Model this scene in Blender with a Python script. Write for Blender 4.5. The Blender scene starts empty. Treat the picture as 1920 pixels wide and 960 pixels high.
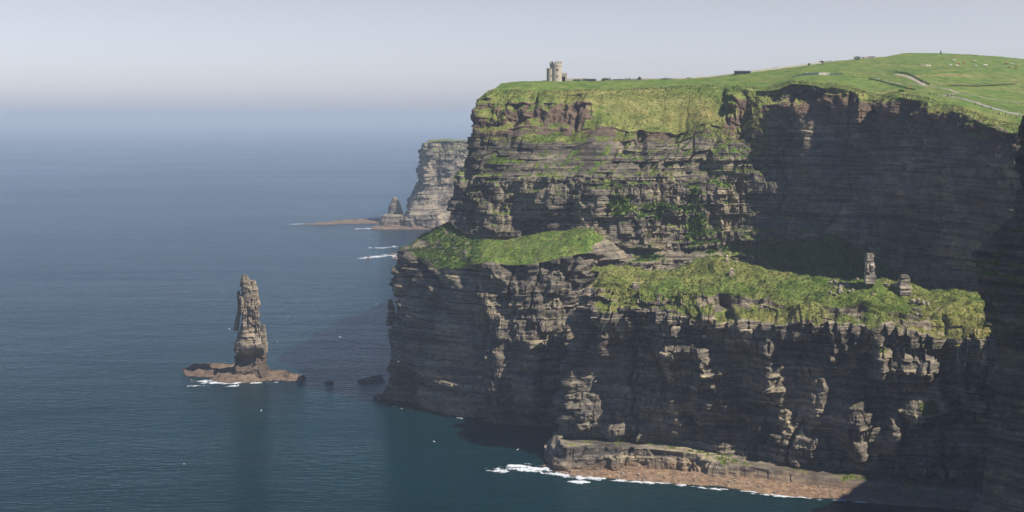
import bpy, math, random
import numpy as np
from mathutils import Vector
from mathutils.bvhtree import BVHTree

random.seed(7)
rng = np.random.default_rng(7)
C = bpy.data.collections.new("place")
scene = bpy.context.scene
scene.collection.children.link(C)

# ------------------------------------------------------------------ camera
F = 2400.0            # focal length in pixels of the 1920 px wide photograph
H = 165.0             # eye height above the sea
PITCH = math.atan((480 - 218) / F)
cam_d = bpy.data.cameras.new("camera")
cam_d.sensor_width = 36.0
cam_d.lens = 36.0 * F / 1920.0
cam_d.clip_start = 1.0
cam_d.clip_end = 300000.0
cam = bpy.data.objects.new("camera", cam_d)
cam.location = (0, 0, H)
cam.rotation_euler = (math.pi / 2 - PITCH, 0, 0)
C.objects.link(cam)
scene.camera = cam

# ------------------------------------------------------------------ sun, sky, exposure
SUN_EL = math.radians(48)
SUN_H = np.array([0.890, -0.456]); SUN_H /= np.linalg.norm(SUN_H)
SDIR = Vector((SUN_H[0] * math.cos(SUN_EL), SUN_H[1] * math.cos(SUN_EL), math.sin(SUN_EL)))
sun_d = bpy.data.lights.new("sun", 'SUN')
sun_d.energy = 5.0
sun_d.angle = math.radians(0.53)
sun_d.color = (1.0, 0.93, 0.82)
sun = bpy.data.objects.new("sun", sun_d)
sun.rotation_euler = SDIR.to_track_quat('Z', 'Y').to_euler()
sun.location = (300, -200, 600)
C.objects.link(sun)
world = bpy.data.worlds.new("World")
scene.world = world
world.use_nodes = True
wt = world.node_tree
wt.nodes.clear()
sky = wt.nodes.new('ShaderNodeTexSky')
sky.sky_type = 'NISHITA'
sky.sun_disc = False
sky.sun_elevation = SUN_EL
sky.sun_rotation = math.atan2(SUN_H[0], SUN_H[1])
sky.altitude = 100
sky.air_density = 1.0
sky.dust_density = 1.0
sky.ozone_density = 1.5
bg = wt.nodes.new('ShaderNodeBackground')
bg.inputs[1].default_value = 0.098
wo = wt.nodes.new('ShaderNodeOutputWorld')
# dusty lavender air low over the sea, clear blue overhead
tc = wt.nodes.new('ShaderNodeTexCoord'); sz = wt.nodes.new('ShaderNodeSeparateXYZ'); wt.links.new(tc.outputs['Generated'], sz.inputs[0])
mr = wt.nodes.new('ShaderNodeMapRange'); wt.links.new(sz.outputs['Z'], mr.inputs[0]); mr.inputs[1].default_value = 0.0; mr.inputs[2].default_value = 0.35
mx = wt.nodes.new('ShaderNodeMix'); mx.data_type = 'RGBA'; mx.blend_type = 'MULTIPLY'; mx.inputs['Factor'].default_value = 1.0
rp = wt.nodes.new('ShaderNodeValToRGB'); rp.color_ramp.elements[0].color = (0.97, 1.01, 1.40, 1); rp.color_ramp.elements[1].color = (0.20, 0.34, 0.66, 1)
for q_, c_ in ((0.25, (1.04, 0.845, 0.87, 1)), (0.55, (0.42, 0.55, 0.78, 1))):
    rp.color_ramp.elements.new(q_).color = c_
wt.links.new(mr.outputs[0], rp.inputs[0]); wt.links.new(sky.outputs[0], mx.inputs[6]); wt.links.new(rp.outputs[0], mx.inputs[7])
wt.links.new(mx.outputs[2], bg.inputs[0])
wt.links.new(bg.outputs[0], wo.inputs[0])
scene.view_settings.view_transform = 'Standard'
scene.view_settings.look = 'None'
scene.view_settings.exposure = 0.55
scene.view_settings.gamma = 1.0
scene.cycles.use_denoising = True
scene.cycles.max_bounces = 5
scene.cycles.diffuse_bounces = 2
scene.cycles.glossy_bounces = 2
scene.cycles.volume_bounces = 0
scene.cycles.transparent_max_bounces = 8
scene.cycles.use_adaptive_sampling = True
scene.cycles.adaptive_threshold = 0.02

# ------------------------------------------------------------------ pixel <-> world
cp, sp = math.cos(PITCH), math.sin(PITCH)
def ray(px, py):
    a = (px - 960) / F; b = (480 - py) / F
    return np.array([a, cp + b * sp, -sp + b * cp])
def P(px, py, Y):
    d = ray(px, py); return np.array([0, 0, H]) + d * (Y / d[1])
def PZ(px, py, z=0.0):
    d = ray(px, py); return np.array([0, 0, H]) + d * ((z - H) / d[2])
def proj(V):
    x, y, z = V[..., 0], V[..., 1], V[..., 2] - H
    f = y * cp - z * sp; u = y * sp + z * cp
    f = np.maximum(f, 1e-3)
    return 960 + F * x / f, 480 - F * u / f
def XZ(px, Y, z):      # world point at pixel column px, depth Y, height z
    f = Y * cp - (z - H) * sp
    return np.array([(px - 960) / F * f, Y, z])

# ------------------------------------------------------------------ noise
def h3(ix, iy, iz, seed=0):
    a = (ix.astype(np.int64) * 374761393 + iy.astype(np.int64) * 668265263 + iz.astype(np.int64) * 2147483647 + seed * 1274126177) & 0xFFFFFFFF
    a = ((a ^ (a >> 13)) * 1274126177) & 0xFFFFFFFF
    a = ((a ^ (a >> 16)) * 2246822519) & 0xFFFFFFFF
    a = a ^ (a >> 15)
    return (a & 0xFFFFFF) / float(0xFFFFFF)
def h1(i, seed=0):
    z = np.zeros_like(i); return h3(i, z, z, seed)
def h2(i, j, seed=0):
    return h3(i, j, np.zeros_like(i), seed)
def vn(x, y, z, seed=0):
    x, y, z = np.broadcast_arrays(x, y, z)
    ix, iy, iz = np.floor(x), np.floor(y), np.floor(z)
    fx, fy, fz = x - ix, y - iy, z - iz
    fx = fx * fx * (3 - 2 * fx); fy = fy * fy * (3 - 2 * fy); fz = fz * fz * (3 - 2 * fz)
    r = 0
    for dx in (0, 1):
        wx = fx if dx else 1 - fx
        for dy in (0, 1):
            wy = fy if dy else 1 - fy
            for dz in (0, 1):
                wz = fz if dz else 1 - fz
                r = r + wx * wy * wz * h3(ix + dx, iy + dy, iz + dz, seed)
    return r * 2 - 1
def fbm(x, y, z, o=4, seed=0):
    r = 0; a = 1.0; t = 0
    for k in range(o):
        r = r + a * vn(x, y, z, seed + k * 17); t += a
        x, y, z = x * 2.03 + 5.1, y * 2.03 + 1.7, z * 2.03 + 3.3; a *= 0.5
    return r / t
def ss(x, a, b):
    t = np.clip((x - a) / (b - a), 0, 1); return t * t * (3 - 2 * t)

# ------------------------------------------------------------------ objects
def tag(o, label=None, cat=None, group=None, kind=None):
    if label: o['label'] = label
    if cat: o['category'] = cat
    if group: o['group'] = group
    if kind: o['kind'] = kind
    return o
def mesh_obj(name, verts, faces, mat, parent=None, smooth=False, attrs=None):
    verts = np.asarray(verts, dtype=np.float32).reshape(-1, 3)
    me = bpy.data.meshes.new(name)
    if isinstance(faces, np.ndarray):
        k = faces.shape[1]; n = len(faces)
        me.vertices.add(len(verts)); me.vertices.foreach_set('co', verts.ravel())
        me.loops.add(n * k); me.loops.foreach_set('vertex_index', faces.astype(np.int32).ravel())
        me.polygons.add(n)
        me.polygons.foreach_set('loop_start', np.arange(0, n * k, k, dtype=np.int32))
        me.polygons.foreach_set('loop_total', np.full(n, k, dtype=np.int32))
        me.update(calc_edges=True)
    else:
        me.from_pydata([tuple(map(float, v)) for v in verts], [], faces)
    if attrs:
        for an, av in attrs.items():
            at = me.attributes.new(an, 'FLOAT', 'POINT')
            at.data.foreach_set('value', np.asarray(av, dtype=np.float32).ravel())
    me.polygons.foreach_set('use_smooth', np.full(len(me.polygons), smooth))
    if mat: me.materials.append(mat)
    o = bpy.data.objects.new(name, me)
    C.objects.link(o)
    if parent: o.parent = parent
    return o
def empty(name, loc, rz=0):
    o = bpy.data.objects.new(name, None); C.objects.link(o)
    o.location = loc; o.rotation_euler = (0, 0, rz); o.empty_display_size = 0.5
    return o
def gridfaces(nu, nv, off=0):
    i = np.arange((nu - 1) * (nv - 1)); a = i // (nv - 1); b = i % (nv - 1)
    v = a * nv + b + off
    return np.stack([v, v + nv, v + nv + 1, v + 1], 1)
class MB:
    def __init__(s): s.v = []; s.f = []
    def add(s, v, f):
        o = len(s.v); s.v += [tuple(map(float, q)) for q in v]; s.f += [tuple(i + o for i in q) for q in f]; return s
    def box(s, x0, y0, z0, x1, y1, z1, jit=0):
        v = [[x, y, z] for z in (z0, z1) for (x, y) in ((x0, y0), (x1, y0), (x1, y1), (x0, y1))]
        if jit: v = [[q + random.uniform(-jit, jit) for q in w] for w in v]
        return s.add(v, [(0, 3, 2, 1), (4, 5, 6, 7), (0, 1, 5, 4), (1, 2, 6, 5), (2, 3, 7, 6), (3, 0, 4, 7)])
    def lathe(s, prof, n=24, cx=0, cy=0):
        v = [(cx + r * math.cos(2 * math.pi * k / n), cy + r * math.sin(2 * math.pi * k / n), z) for r, z in prof for k in range(n)]
        f = [(i * n + k, i * n + (k + 1) % n, (i + 1) * n + (k + 1) % n, (i + 1) * n + k) for i in range(len(prof) - 1) for k in range(n)]
        f.append(tuple(range(n))[::-1]); f.append(tuple((len(prof) - 1) * n + k for k in range(n)))
        return s.add(v, f)
    def build(s, name, mat, parent=None, smooth=False):
        return mesh_obj(name, s.v, s.f, mat, parent, smooth)

# ------------------------------------------------------------------ materials
class NT:
    def __init__(s, name):
        s.m = bpy.data.materials.new(name); s.m.use_nodes = True; s.t = s.m.node_tree
        s.b = s.t.nodes['Principled BSDF']; s.b.inputs['Roughness'].default_value = 0.95
        s.b.inputs['Specular IOR Level'].default_value = 0.15
        s.geo = s.t.nodes.new('ShaderNodeNewGeometry')
    def L(s, a, b): s.t.links.new(a, b)
    def n(s, t, **k):
        x = s.t.nodes.new(t)
        for q, v in k.items(): setattr(x, q, v)
        return x
    def val(s, inp, v):
        if hasattr(v, 'is_linked') or isinstance(v, bpy.types.NodeSocket): s.L(v, inp)
        else: inp.default_value = v
    def noise(s, scale=(1, 1, 1), detail=4, rough=0.55, dist=0.0, vec=None):
        mp = s.n('ShaderNodeMapping'); mp.inputs['Scale'].default_value = scale
        s.L(vec or s.geo.outputs['Position'], mp.inputs[0])
        x = s.n('ShaderNodeTexNoise'); x.inputs['Scale'].default_value = 1; x.inputs['Detail'].default_value = detail
        x.inputs['Roughness'].default_value = rough; x.inputs['Distortion'].default_value = dist
        s.L(mp.outputs[0], x.inputs['Vector']); return x.outputs['Fac']
    def ramp(s, fac, stops):
        r = s.n('ShaderNodeValToRGB'); e = r.color_ramp.elements
        while len(e) > 1: e.remove(e[-1])
        e[0].position = stops[0][0]; e[0].color = (*stops[0][1], 1)
        for p, c in stops[1:]:
            q = e.new(p); q.color = (*c, 1)
        s.val(r.inputs[0], fac); return r.outputs[0]
    def math(s, op, a, b=0.0, clamp=False):
        x = s.n('ShaderNodeMath', operation=op, use_clamp=clamp); s.val(x.inputs[0], a); s.val(x.inputs[1], b); return x.outputs[0]
    def mr(s, v, a, b, c=0.0, d=1.0):
        x = s.n('ShaderNodeMapRange', interpolation_type='SMOOTHSTEP'); s.val(x.inputs[0], v)
        for i, q in enumerate((a, b, c, d)): x.inputs[i + 1].default_value = q
        return x.outputs[0]
    def mix(s, f, a, b, blend='MIX'):
        x = s.n('ShaderNodeMix', data_type='RGBA', blend_type=blend)
        s.val(x.inputs['Factor'], f)
        for k, v in (('A', a), ('B', b)):
            i = [q for q in x.inputs if q.name == k and q.type == 'RGBA'][0]
            if isinstance(v, tuple): i.default_value = (*v, 1)
            else: s.L(v, i)
        return [q for q in x.outputs if q.type == 'RGBA'][0]
    def attr(s, name):
        x = s.n('ShaderNodeAttribute', attribute_name=name); return x.outputs['Fac']
    def bump(s, h, strength=0.5, dist=1.0):
        x = s.n('ShaderNodeBump'); x.inputs['Strength'].default_value = strength; x.inputs['Distance'].default_value = dist
        s.L(h, x.inputs['Height']); s.L(x.outputs[0], s.b.inputs['Normal']); return x
    def out(s, col): s.val(s.b.inputs['Base Color'], col); return s.m

def plain(name, col, rough=0.8, var=0.25, sc=3.0):
    t = NT(name); t.b.inputs['Roughness'].default_value = rough
    nz = t.noise((sc, sc, sc), 3)
    c0 = tuple(max(0, q * (1 - var)) for q in col); c1 = tuple(min(1, q * (1 + var)) for q in col)
    return t.out(t.ramp(nz, [(0.3, c0), (0.7, c1)]))

def grass_color(t, tint=1.0):
    big = t.noise((0.022, 0.022, 0.03), 4, 0.6)
    mid = t.noise((0.13, 0.13, 0.16), 4, 0.65)
    fine = t.noise((0.9, 0.9, 0.9), 3, 0.7)
    dry = t.attr('dry')
    g = t.ramp(mid, [(0.28, (.036 * tint, .076 * tint, .011 * tint)), (0.48, (.082 * tint, .130 * tint, .022 * tint)), (0.62, (.132 * tint, .165 * tint, .036 * tint)), (0.75, (.19 * tint, .185 * tint, .075 * tint))])
    o = t.ramp(mid, [(0.3, (.12, .10, .034)), (0.5, (.20, .175, .055)), (0.7, (.30, .24, .10))])
    f = t.math('ADD', dry, t.mr(big, 0.35, 0.7, -0.25, 0.35), True)
    c = t.mix(f, g, o)
    v = t.ramp(fine, [(0.25, (.45, .48, .42)), (0.5, (1, 1, 1)), (0.75, (1.45, 1.4, 1.3))])
    return t.mix(1.0, c, v, 'MULTIPLY'), fine

def terrain_mat(name, rock_dark=1.0, warm=0.0, grass_tint=1.0, wet=0.0):
    t = NT(name)
    strata = t.noise((0.016, 0.016, 0.34), 6, 0.62, 0.15)
    strata2 = t.noise((0.03, 0.03, 1.5), 4, 0.6, 0.05)
    patch = t.noise((0.035, 0.035, 0.03), 5, 0.6)
    blot = t.noise((0.35, 0.35, 0.5), 5, 0.7)
    streak = t.noise((0.55, 0.55, 0.035), 5, 0.65, 0.4)
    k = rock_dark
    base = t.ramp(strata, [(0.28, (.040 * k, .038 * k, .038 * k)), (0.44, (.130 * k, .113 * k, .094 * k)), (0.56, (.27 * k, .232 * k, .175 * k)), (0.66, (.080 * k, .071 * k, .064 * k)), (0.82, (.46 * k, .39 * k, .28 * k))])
    s2 = t.ramp(strata2, [(0.3, (.62, .62, .64)), (0.5, (1, 1, 1)), (0.7, (1.4, 1.37, 1.3))])
    c = t.mix(1.0, base, s2, 'MULTIPLY')
    pv = t.ramp(patch, [(0.35, (.5, .48, .5)), (0.5, (1, 1, 1)), (0.64, (1.7, 1.6, 1.35))])
    c = t.mix(0.9, c, pv, 'MULTIPLY')
    bv = t.ramp(blot, [(0.3, (.5, .5, .52)), (0.5, (1, 1, 1)), (0.72, (1.6, 1.55, 1.4))])
    c = t.mix(0.85, c, bv, 'MULTIPLY')
    c = t.mix(t.mr(streak, 0.64, 0.76, 0, 0.35), c, (.34 * k + .04, .33 * k + .04, .31 * k + .04))
    # ochre lichen on some blocks, brown-red weed and bare rock close to the water
    lich = t.math('MULTIPLY', t.mr(blot, 0.55, 0.66), t.mr(t.noise((0.05, 0.05, 0.08), 3), 0.50, 0.62))
    c = t.mix(t.math('MULTIPLY', lich, 0.55), c, (.24, .20, .075))
    sx = t.n('ShaderNodeSeparateXYZ'); t.L(t.geo.outputs['Position'], sx.inputs[0])
    z = t.math('ADD', sx.outputs['Z'], t.math('MULTIPLY', patch, -9.0))
    c = t.mix(t.mr(z, 2.0, -4.0, 0, 0.7), c, t.ramp(blot, [(0.3, (.085, .055, .038)), (0.6, (.25, .165, .105))]))
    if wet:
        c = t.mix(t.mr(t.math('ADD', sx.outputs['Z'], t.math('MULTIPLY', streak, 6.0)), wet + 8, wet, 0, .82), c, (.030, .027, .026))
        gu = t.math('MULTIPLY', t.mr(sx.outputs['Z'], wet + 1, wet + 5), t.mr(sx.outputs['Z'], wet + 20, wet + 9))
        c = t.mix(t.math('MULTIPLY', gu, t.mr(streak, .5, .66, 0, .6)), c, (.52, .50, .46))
    e_ = (1.9, 1.75, 1.5) if name == 'reef_rock' else (1, 1, 1)
    earth = t.ramp(blot, [(0.3, (.055 * e_[0], .040 * e_[1], .030 * e_[2])), (0.55, (.14 * e_[0], .095 * e_[1], .066 * e_[2])), (0.75, (.22 * e_[0], .170 * e_[1], .12 * e_[2]))])
    c = t.mix(t.attr('earth'), c, earth)
    g, fine = grass_color(t, grass_tint)
    vegf = t.math('ADD', t.attr('veg'), t.math('MULTIPLY', t.math('SUBTRACT', fine, 0.5), 0.9))
    vegf = t.mr(vegf, 0.38, 0.62)
    c = t.mix(vegf, c, g)
    hgt = t.math('ADD', t.math('MULTIPLY', blot, 1.0), t.math('MULTIPLY', strata2, 0.8))
    t.bump(hgt, 0.6, 1.2)
    return t.out(c)

M = {}
M['cliff'] = terrain_mat('layered_cliff_rock', 0.76, 0, 1.12)
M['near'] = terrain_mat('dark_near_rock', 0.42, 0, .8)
M['spur'] = terrain_mat('layered_spur_rock', 0.9)
M['stack'] = terrain_mat('pale_stack_rock', 1.25)
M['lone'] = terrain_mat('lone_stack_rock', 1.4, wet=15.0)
M['boulder'] = plain('pale_boulder_stone', (.29, .25, .19), .95, .4, 1.2)
M['pillar'] = terrain_mat('pillar_rock', 2.1)
M['shelf'] = terrain_mat('reef_rock', .95)
M['reef'] = terrain_mat('tidal_rock', .8)
M['far'] = terrain_mat('far_cliff_rock', .9)
M['stone'] = plain('tower_stone', (.40, .345, .27), 0.9, 0.22, 1.3)
M['wallstone'] = plain('rubble_wall_stone', (.36, .33, .27), 0.9, 0.15, 1.5)
M['darkglass'] = plain('dark_opening', (.03, .03, .035), 0.6)
M['gravel'] = plain('gravel_path', (.30, .26, .20), 0.95, 0.15, 0.6)
M['paving'] = plain('grey_paving', (.27, .25, .23), 0.9, 0.12, 0.8)
M['post'] = plain('weathered_wood', (.16, .14, .11), 0.9)
M['slate'] = plain('dark_slate', (.045, .06, .06), 0.7)
M['concrete'] = plain('pale_concrete', (.46, .42, .36), 0.9)
M['bird'] = plain('white_feathers', (.8, .8, .78), 0.7, 0.05)
M['foam'] = plain('white_foam', (.82, .84, .84), 0.8, 0.08, 0.5)
t = NT('white_foam'); t.b.inputs['Base Color'].default_value = (.55, .58, .60, 1)
ff = t.noise((1.6, 1.6, 1.6), 4, 0.7); al = t.mr(t.math('ADD', t.attr('den'), t.math('MULTIPLY', t.math('SUBTRACT', ff, 0.5), 1.2)), 0.15, 0.95)
t.L(al, t.b.inputs['Alpha']); M['foam'] = t.m
M['skin'] = plain('skin', (.45, .28, .2), 0.6, 0.05)
M['hair'] = plain('dark_hair', (.05, .035, .025), 0.7)
for nme, col in dict(red=(.5, .05, .04), orange=(.75, .18, .04), white=(.75, .75, .72), black=(.02, .02, .025), navy=(.025, .04, .12), blue=(.08, .2, .5), yellow=(.7, .6, .1), grey=(.2, .2, .2), green=(.06, .2, .08), pink=(.6, .2, .25)).items():
    M['c_' + nme] = plain(nme + '_cloth', col, 0.85, 0.1)
M['cowwhite'] = plain('cream_hide', (.62, .56, .45), 0.8, 0.15)
M['cowbrown'] = plain('russet_hide', (.28, .11, .045), 0.8, 0.2)

def leaf_mat(name, a, b, c):
    t = NT(name); nz = t.noise((0.11, 0.11, 0.2), 5, 0.75)
    t.b.inputs['Roughness'].default_value = 0.8
    r = t.ramp(nz, [(0.3, a), (0.5, b), (0.7, c)])
    return t.out(t.mix(0.8, r, t.ramp(t.attr('rnd'), [(0, (.5, .55, .45)), (0.5, (1, 1, 1)), (1, (1.7, 1.6, 1.5))]), 'MULTIPLY'))
M['tuft'] = leaf_mat('grass_blades', (.085, .11, .032), (.18, .185, .07), (.33, .29, .14))
M['tuft_green'] = leaf_mat('lush_blades', (.05, .095, .022), (.085, .15, .035), (.15, .21, .06))

# water
t = NT('sea_water')
t.b.inputs['Roughness'].default_value = 0.18
t.b.inputs['Specular IOR Level'].default_value = 0.12
t.b.inputs['IOR'].default_value = 1.33
w1 = t.noise((0.022, 0.055, 0.05), 3, 0.55, 0.3)
w2 = t.noise((0.13, 0.34, 0.3), 4, 0.6, 0.4)
w3 = t.noise((0.0016, 0.0035, 0.003), 3, 0.5, 0.5)
w0 = t.noise((0.006, 0.022, 0.02), 2, 0.5, 0.6)
amp = t.mr(w3, 0.3, 0.7, 0.55, 1.2)
hh = t.math('MULTIPLY', t.math('ADD', t.math('MULTIPLY', w0, 2.5), t.math('ADD', t.math('MULTIPLY', w1, 2.4), t.math('MULTIPLY', w2, 2.3))), amp)
bn = t.bump(hh, 1.0, 1.0)
wc = t.ramp(t.noise((0.004, 0.006, 0.004), 3), [(0.3, (.0006, .015, .020)), (0.7, (.0012, .022, .028))])
df = t.n('ShaderNodeBsdfDiffuse'); gl = t.n('ShaderNodeBsdfGlossy'); fr = t.n('ShaderNodeFresnel'); mxs = t.n('ShaderNodeMixShader')
t.L(wc, df.inputs['Color']); gl.inputs['Color'].default_value = (.68, .79, .86, 1); gl.inputs['Roughness'].default_value = 0.16; fr.inputs['IOR'].default_value = 1.10
b2 = t.n('ShaderNodeBump'); b2.inputs['Strength'].default_value = 0.3; b2.inputs['Distance'].default_value = 1.0; t.L(hh, b2.inputs['Height'])
for q in (df, gl): t.L(bn.outputs[0], q.inputs['Normal'])
t.L(b2.outputs[0], fr.inputs['Normal'])
t.L(fr.outputs[0], mxs.inputs[0]); t.L(df.outputs[0], mxs.inputs[1]); t.L(gl.outputs[0], mxs.inputs[2])
t.L(mxs.outputs[0], t.t.nodes['Material Output'].inputs['Surface']); M['water'] = t.m

# ------------------------------------------------------------------ sea
def build_sea():
    rs = [0, 60, 150, 300, 500, 800, 1200, 2000, 3500, 6000, 12000, 25000, 60000, 110000]
    n = 96
    v = [(0, 0, 0)]; f = []
    for r in rs[1:]:
        v += [(r * math.cos(2 * math.pi * k / n), r * math.sin(2 * math.pi * k / n), 0) for k in range(n)]
    for k in range(n): f.append((0, 1 + k, 1 + (k + 1) % n))
    for i in range(len(rs) - 2):
        a = 1 + i * n; b = a + n
        for k in range(n): f.append((a + k, b + k, b + (k + 1) % n, a + (k + 1) % n))
    o = mesh_obj('sea', v, f, M['water'], None, True); tag(o, kind='structure')
build_sea()

# ------------------------------------------------------------------ displaced nets
def gsmooth(A, s, axis):
    if s <= 0: return A
    r = max(1, int(3 * s)); k = np.exp(-0.5 * (np.arange(-r, r + 1) / s) ** 2); k /= k.sum()
    pad = [(0, 0)] * A.ndim; pad[axis] = (r, r)
    B = np.pad(A, pad, mode='edge'); out = np.zeros_like(A); n = A.shape[axis]
    for i, w in enumerate(k):
        sl = [slice(None)] * A.ndim; sl[axis] = slice(i, i + n); out += w * B[tuple(sl)]
    return out
def net(cols, rows_n, ref, step, cmax=None):
    """cols: list of columns of 3-D points; rows_n: samples per row interval; ref: row used for spacing"""
    A = np.array(cols, dtype=float)               # C x R x 3
    us = [0.0]
    for i in range(len(A) - 1):
        L = np.linalg.norm(A[i + 1, ref] - A[i, ref]) if np.isscalar(ref) else max(np.linalg.norm(A[i + 1, r] - A[i, r]) for r in ref)
        st = step if cmax is None or cmax[i] is None else cmax[i]
        n = max(2, int(L / st)); us += list(np.linspace(i, i + 1, n + 1)[1:])
    us = np.array(us)
    vs = [0.0]
    for j, n in enumerate(rows_n): vs += list(np.linspace(j, j + 1, n + 1)[1:])
    vs = np.array(vs)
    iu = np.minimum(us.astype(int), len(A) - 2); fu = us - iu
    B = A[iu] * (1 - fu)[:, None, None] + A[iu + 1] * fu[:, None, None]
    iv = np.minimum(vs.astype(int), A.shape[1] - 2); fv = vs - iv
    G = B[:, iv] * (1 - fv)[None, :, None] + B[:, iv + 1] * fv[None, :, None]
    return G, us, vs
def normals(G):
    du = np.gradient(G, axis=0); dv = np.gradient(G, axis=1)
    n = np.cross(du, dv); n /= np.maximum(np.linalg.norm(n, axis=2, keepdims=True), 1e-9)
    return n
def rockd(S, Z, seed=0, big=1.0, dip=0.0, fine=1.0):
    O = 0 * S
    zz = Z + dip * S + 1.3 * fbm(S / 90, Z / 60, O, 2, seed + 3) + 0.18 * vn(S / 6, Z / 9, O, seed + 8)
    d = big * (6.5 * fbm(S / 34, Z / 120, O + seed, 3, seed) + 2.6 * vn(S / 9, Z / 38, O, seed + 5) + 2.2 * fbm(S / 16, Z / 16, O, 3, seed + 50))
    L1 = np.floor(zz / 6.3 + 0.35 * vn(zz / 11, O, O, seed)); L2 = np.floor(zz / 2.5 + 1.0 * vn(zz / 7, S / 80, O, seed + 2)); L3 = np.floor(zz / 1.0 + .8 * vn(zz / 4, O, O, seed + 92))
    m = 0.25 + 0.9 * ss(fbm(S / 26, Z / 22, O, 2, seed + 61), -.25, .35)
    m2 = ss(fbm(S / 18, Z / 10, O, 2, seed + 65), -.1, .4)
    d = d + 1.8 * (h2(L1, np.floor(S / 90 + h1(L1, seed + 6) * 3), seed) - .5) + fine * m * 1.5 * (h2(L2, np.floor(S / 22 + h1(L2, seed + 1) * 3), seed + 2) - .5) + fine * m2 * 0.5 * (h2(L3, np.floor(S / 9 + h1(L3, seed + 7) * 5), seed + 4) - .5)
    d = d + 3.8 * m * (h2(np.floor(S / 6.6 + h1(L1, seed + 9) * 7 + .4 * vn(S / 5, Z / 6, O, seed + 44)), L1, seed + 10) - .5)
    d = d + 1.5 * m * (h2(np.floor(S / 2.6 + h1(L2, seed + 12) * 9 + .3 * vn(S / 3, Z / 3, O, seed + 45)), L2, seed + 13) - .5)
    gm = ss(fbm(S / 30, Z / 40, O, 2, seed + 70), -.2, .3)
    g = np.abs(vn(S / 13 + .5 * fbm(S / 30, Z / 14, O, 2, seed + 33), Z / 70, O, seed + 14)); d = d - 4.0 * gm * np.exp(-(g / 0.07) ** 2)
    g = np.abs(vn(S / 4.5 + .3 * vn(S / 6, Z / 7, O, seed + 34), Z / 22, O, seed + 15)); d = d - 1.0 * m * np.exp(-(g / 0.09) ** 2)
    d = d + 1.2 * fbm(S / 3.2, Z / 2.6, O, 4, seed + 20)
    q = fbm(S / 13 + .5 * L1, Z / 17, O, 2, seed + 80); d = d + big * 3.0 * (ss(q, .12, .2) - ss(q, -.22, -.3))
    return d

def finish(name, G, D, veg, earth, dry, mat, tuft_mask=None):
    nu, nv = G.shape[:2]
    o = mesh_obj(name, G.reshape(-1, 3), gridfaces(nu, nv), mat, None, False, dict(veg=veg, earth=earth, dry=dry))
    return o

tufts = []   # (positions, normals, size, kind)
def scatter(G, N, mask, dens, size, kind, seed, window=(600, 1960, 80, 980)):
    px, py = proj(G)
    a = G[1:, :-1] - G[:-1, :-1]; b = G[:-1, 1:] - G[:-1, :-1]
    area = np.linalg.norm(np.cross(a, b), axis=2)
    m = mask[:-1, :-1] * (px[:-1, :-1] > window[0]) * (px[:-1, :-1] < window[1]) * (py[:-1, :-1] > window[2]) * (py[:-1, :-1] < window[3])
    r = np.random.default_rng(seed)
    cnt = r.poisson(np.clip(area * m * dens, 0, 6))
    i, j = np.nonzero(cnt); k = cnt[i, j]; i = np.repeat(i, k); j = np.repeat(j, k)
    u = r.random(len(i))[:, None]; w = r.random(len(i))[:, None]
    p = G[i, j] + a[i, j] * u + b[i, j] * w
    tufts.append((p, N[i, j], size * r.uniform(.5, 1.5, len(i)), kind))

HB = {}
def add_bvh(name, G, step=1):
    g = G[::step]; nu, nv = g.shape[:2]
    HB[name] = BVHTree.FromPolygons(g.reshape(-1, 3).tolist(), gridfaces(nu, nv).tolist())
def hit(px, py, names=('hill', 'spur')):
    d = Vector(ray(px, py)).normalized(); best = None
    for n in names:
        r = HB[n].ray_cast(Vector((0, 0, H)), d)
        if r[0] is not None and (best is None or r[3] < best[3]): best = r
    return None if best is None else np.array(best[0])

def bumps(px, py, lst):
    d = 0
    for (cx, cy, rx, ry, a) in lst:
        q = ((px - cx) / rx) ** 2 + ((py - cy) / ry) ** 2
        d = d + a * np.exp(-q ** 2)
    return d

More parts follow.
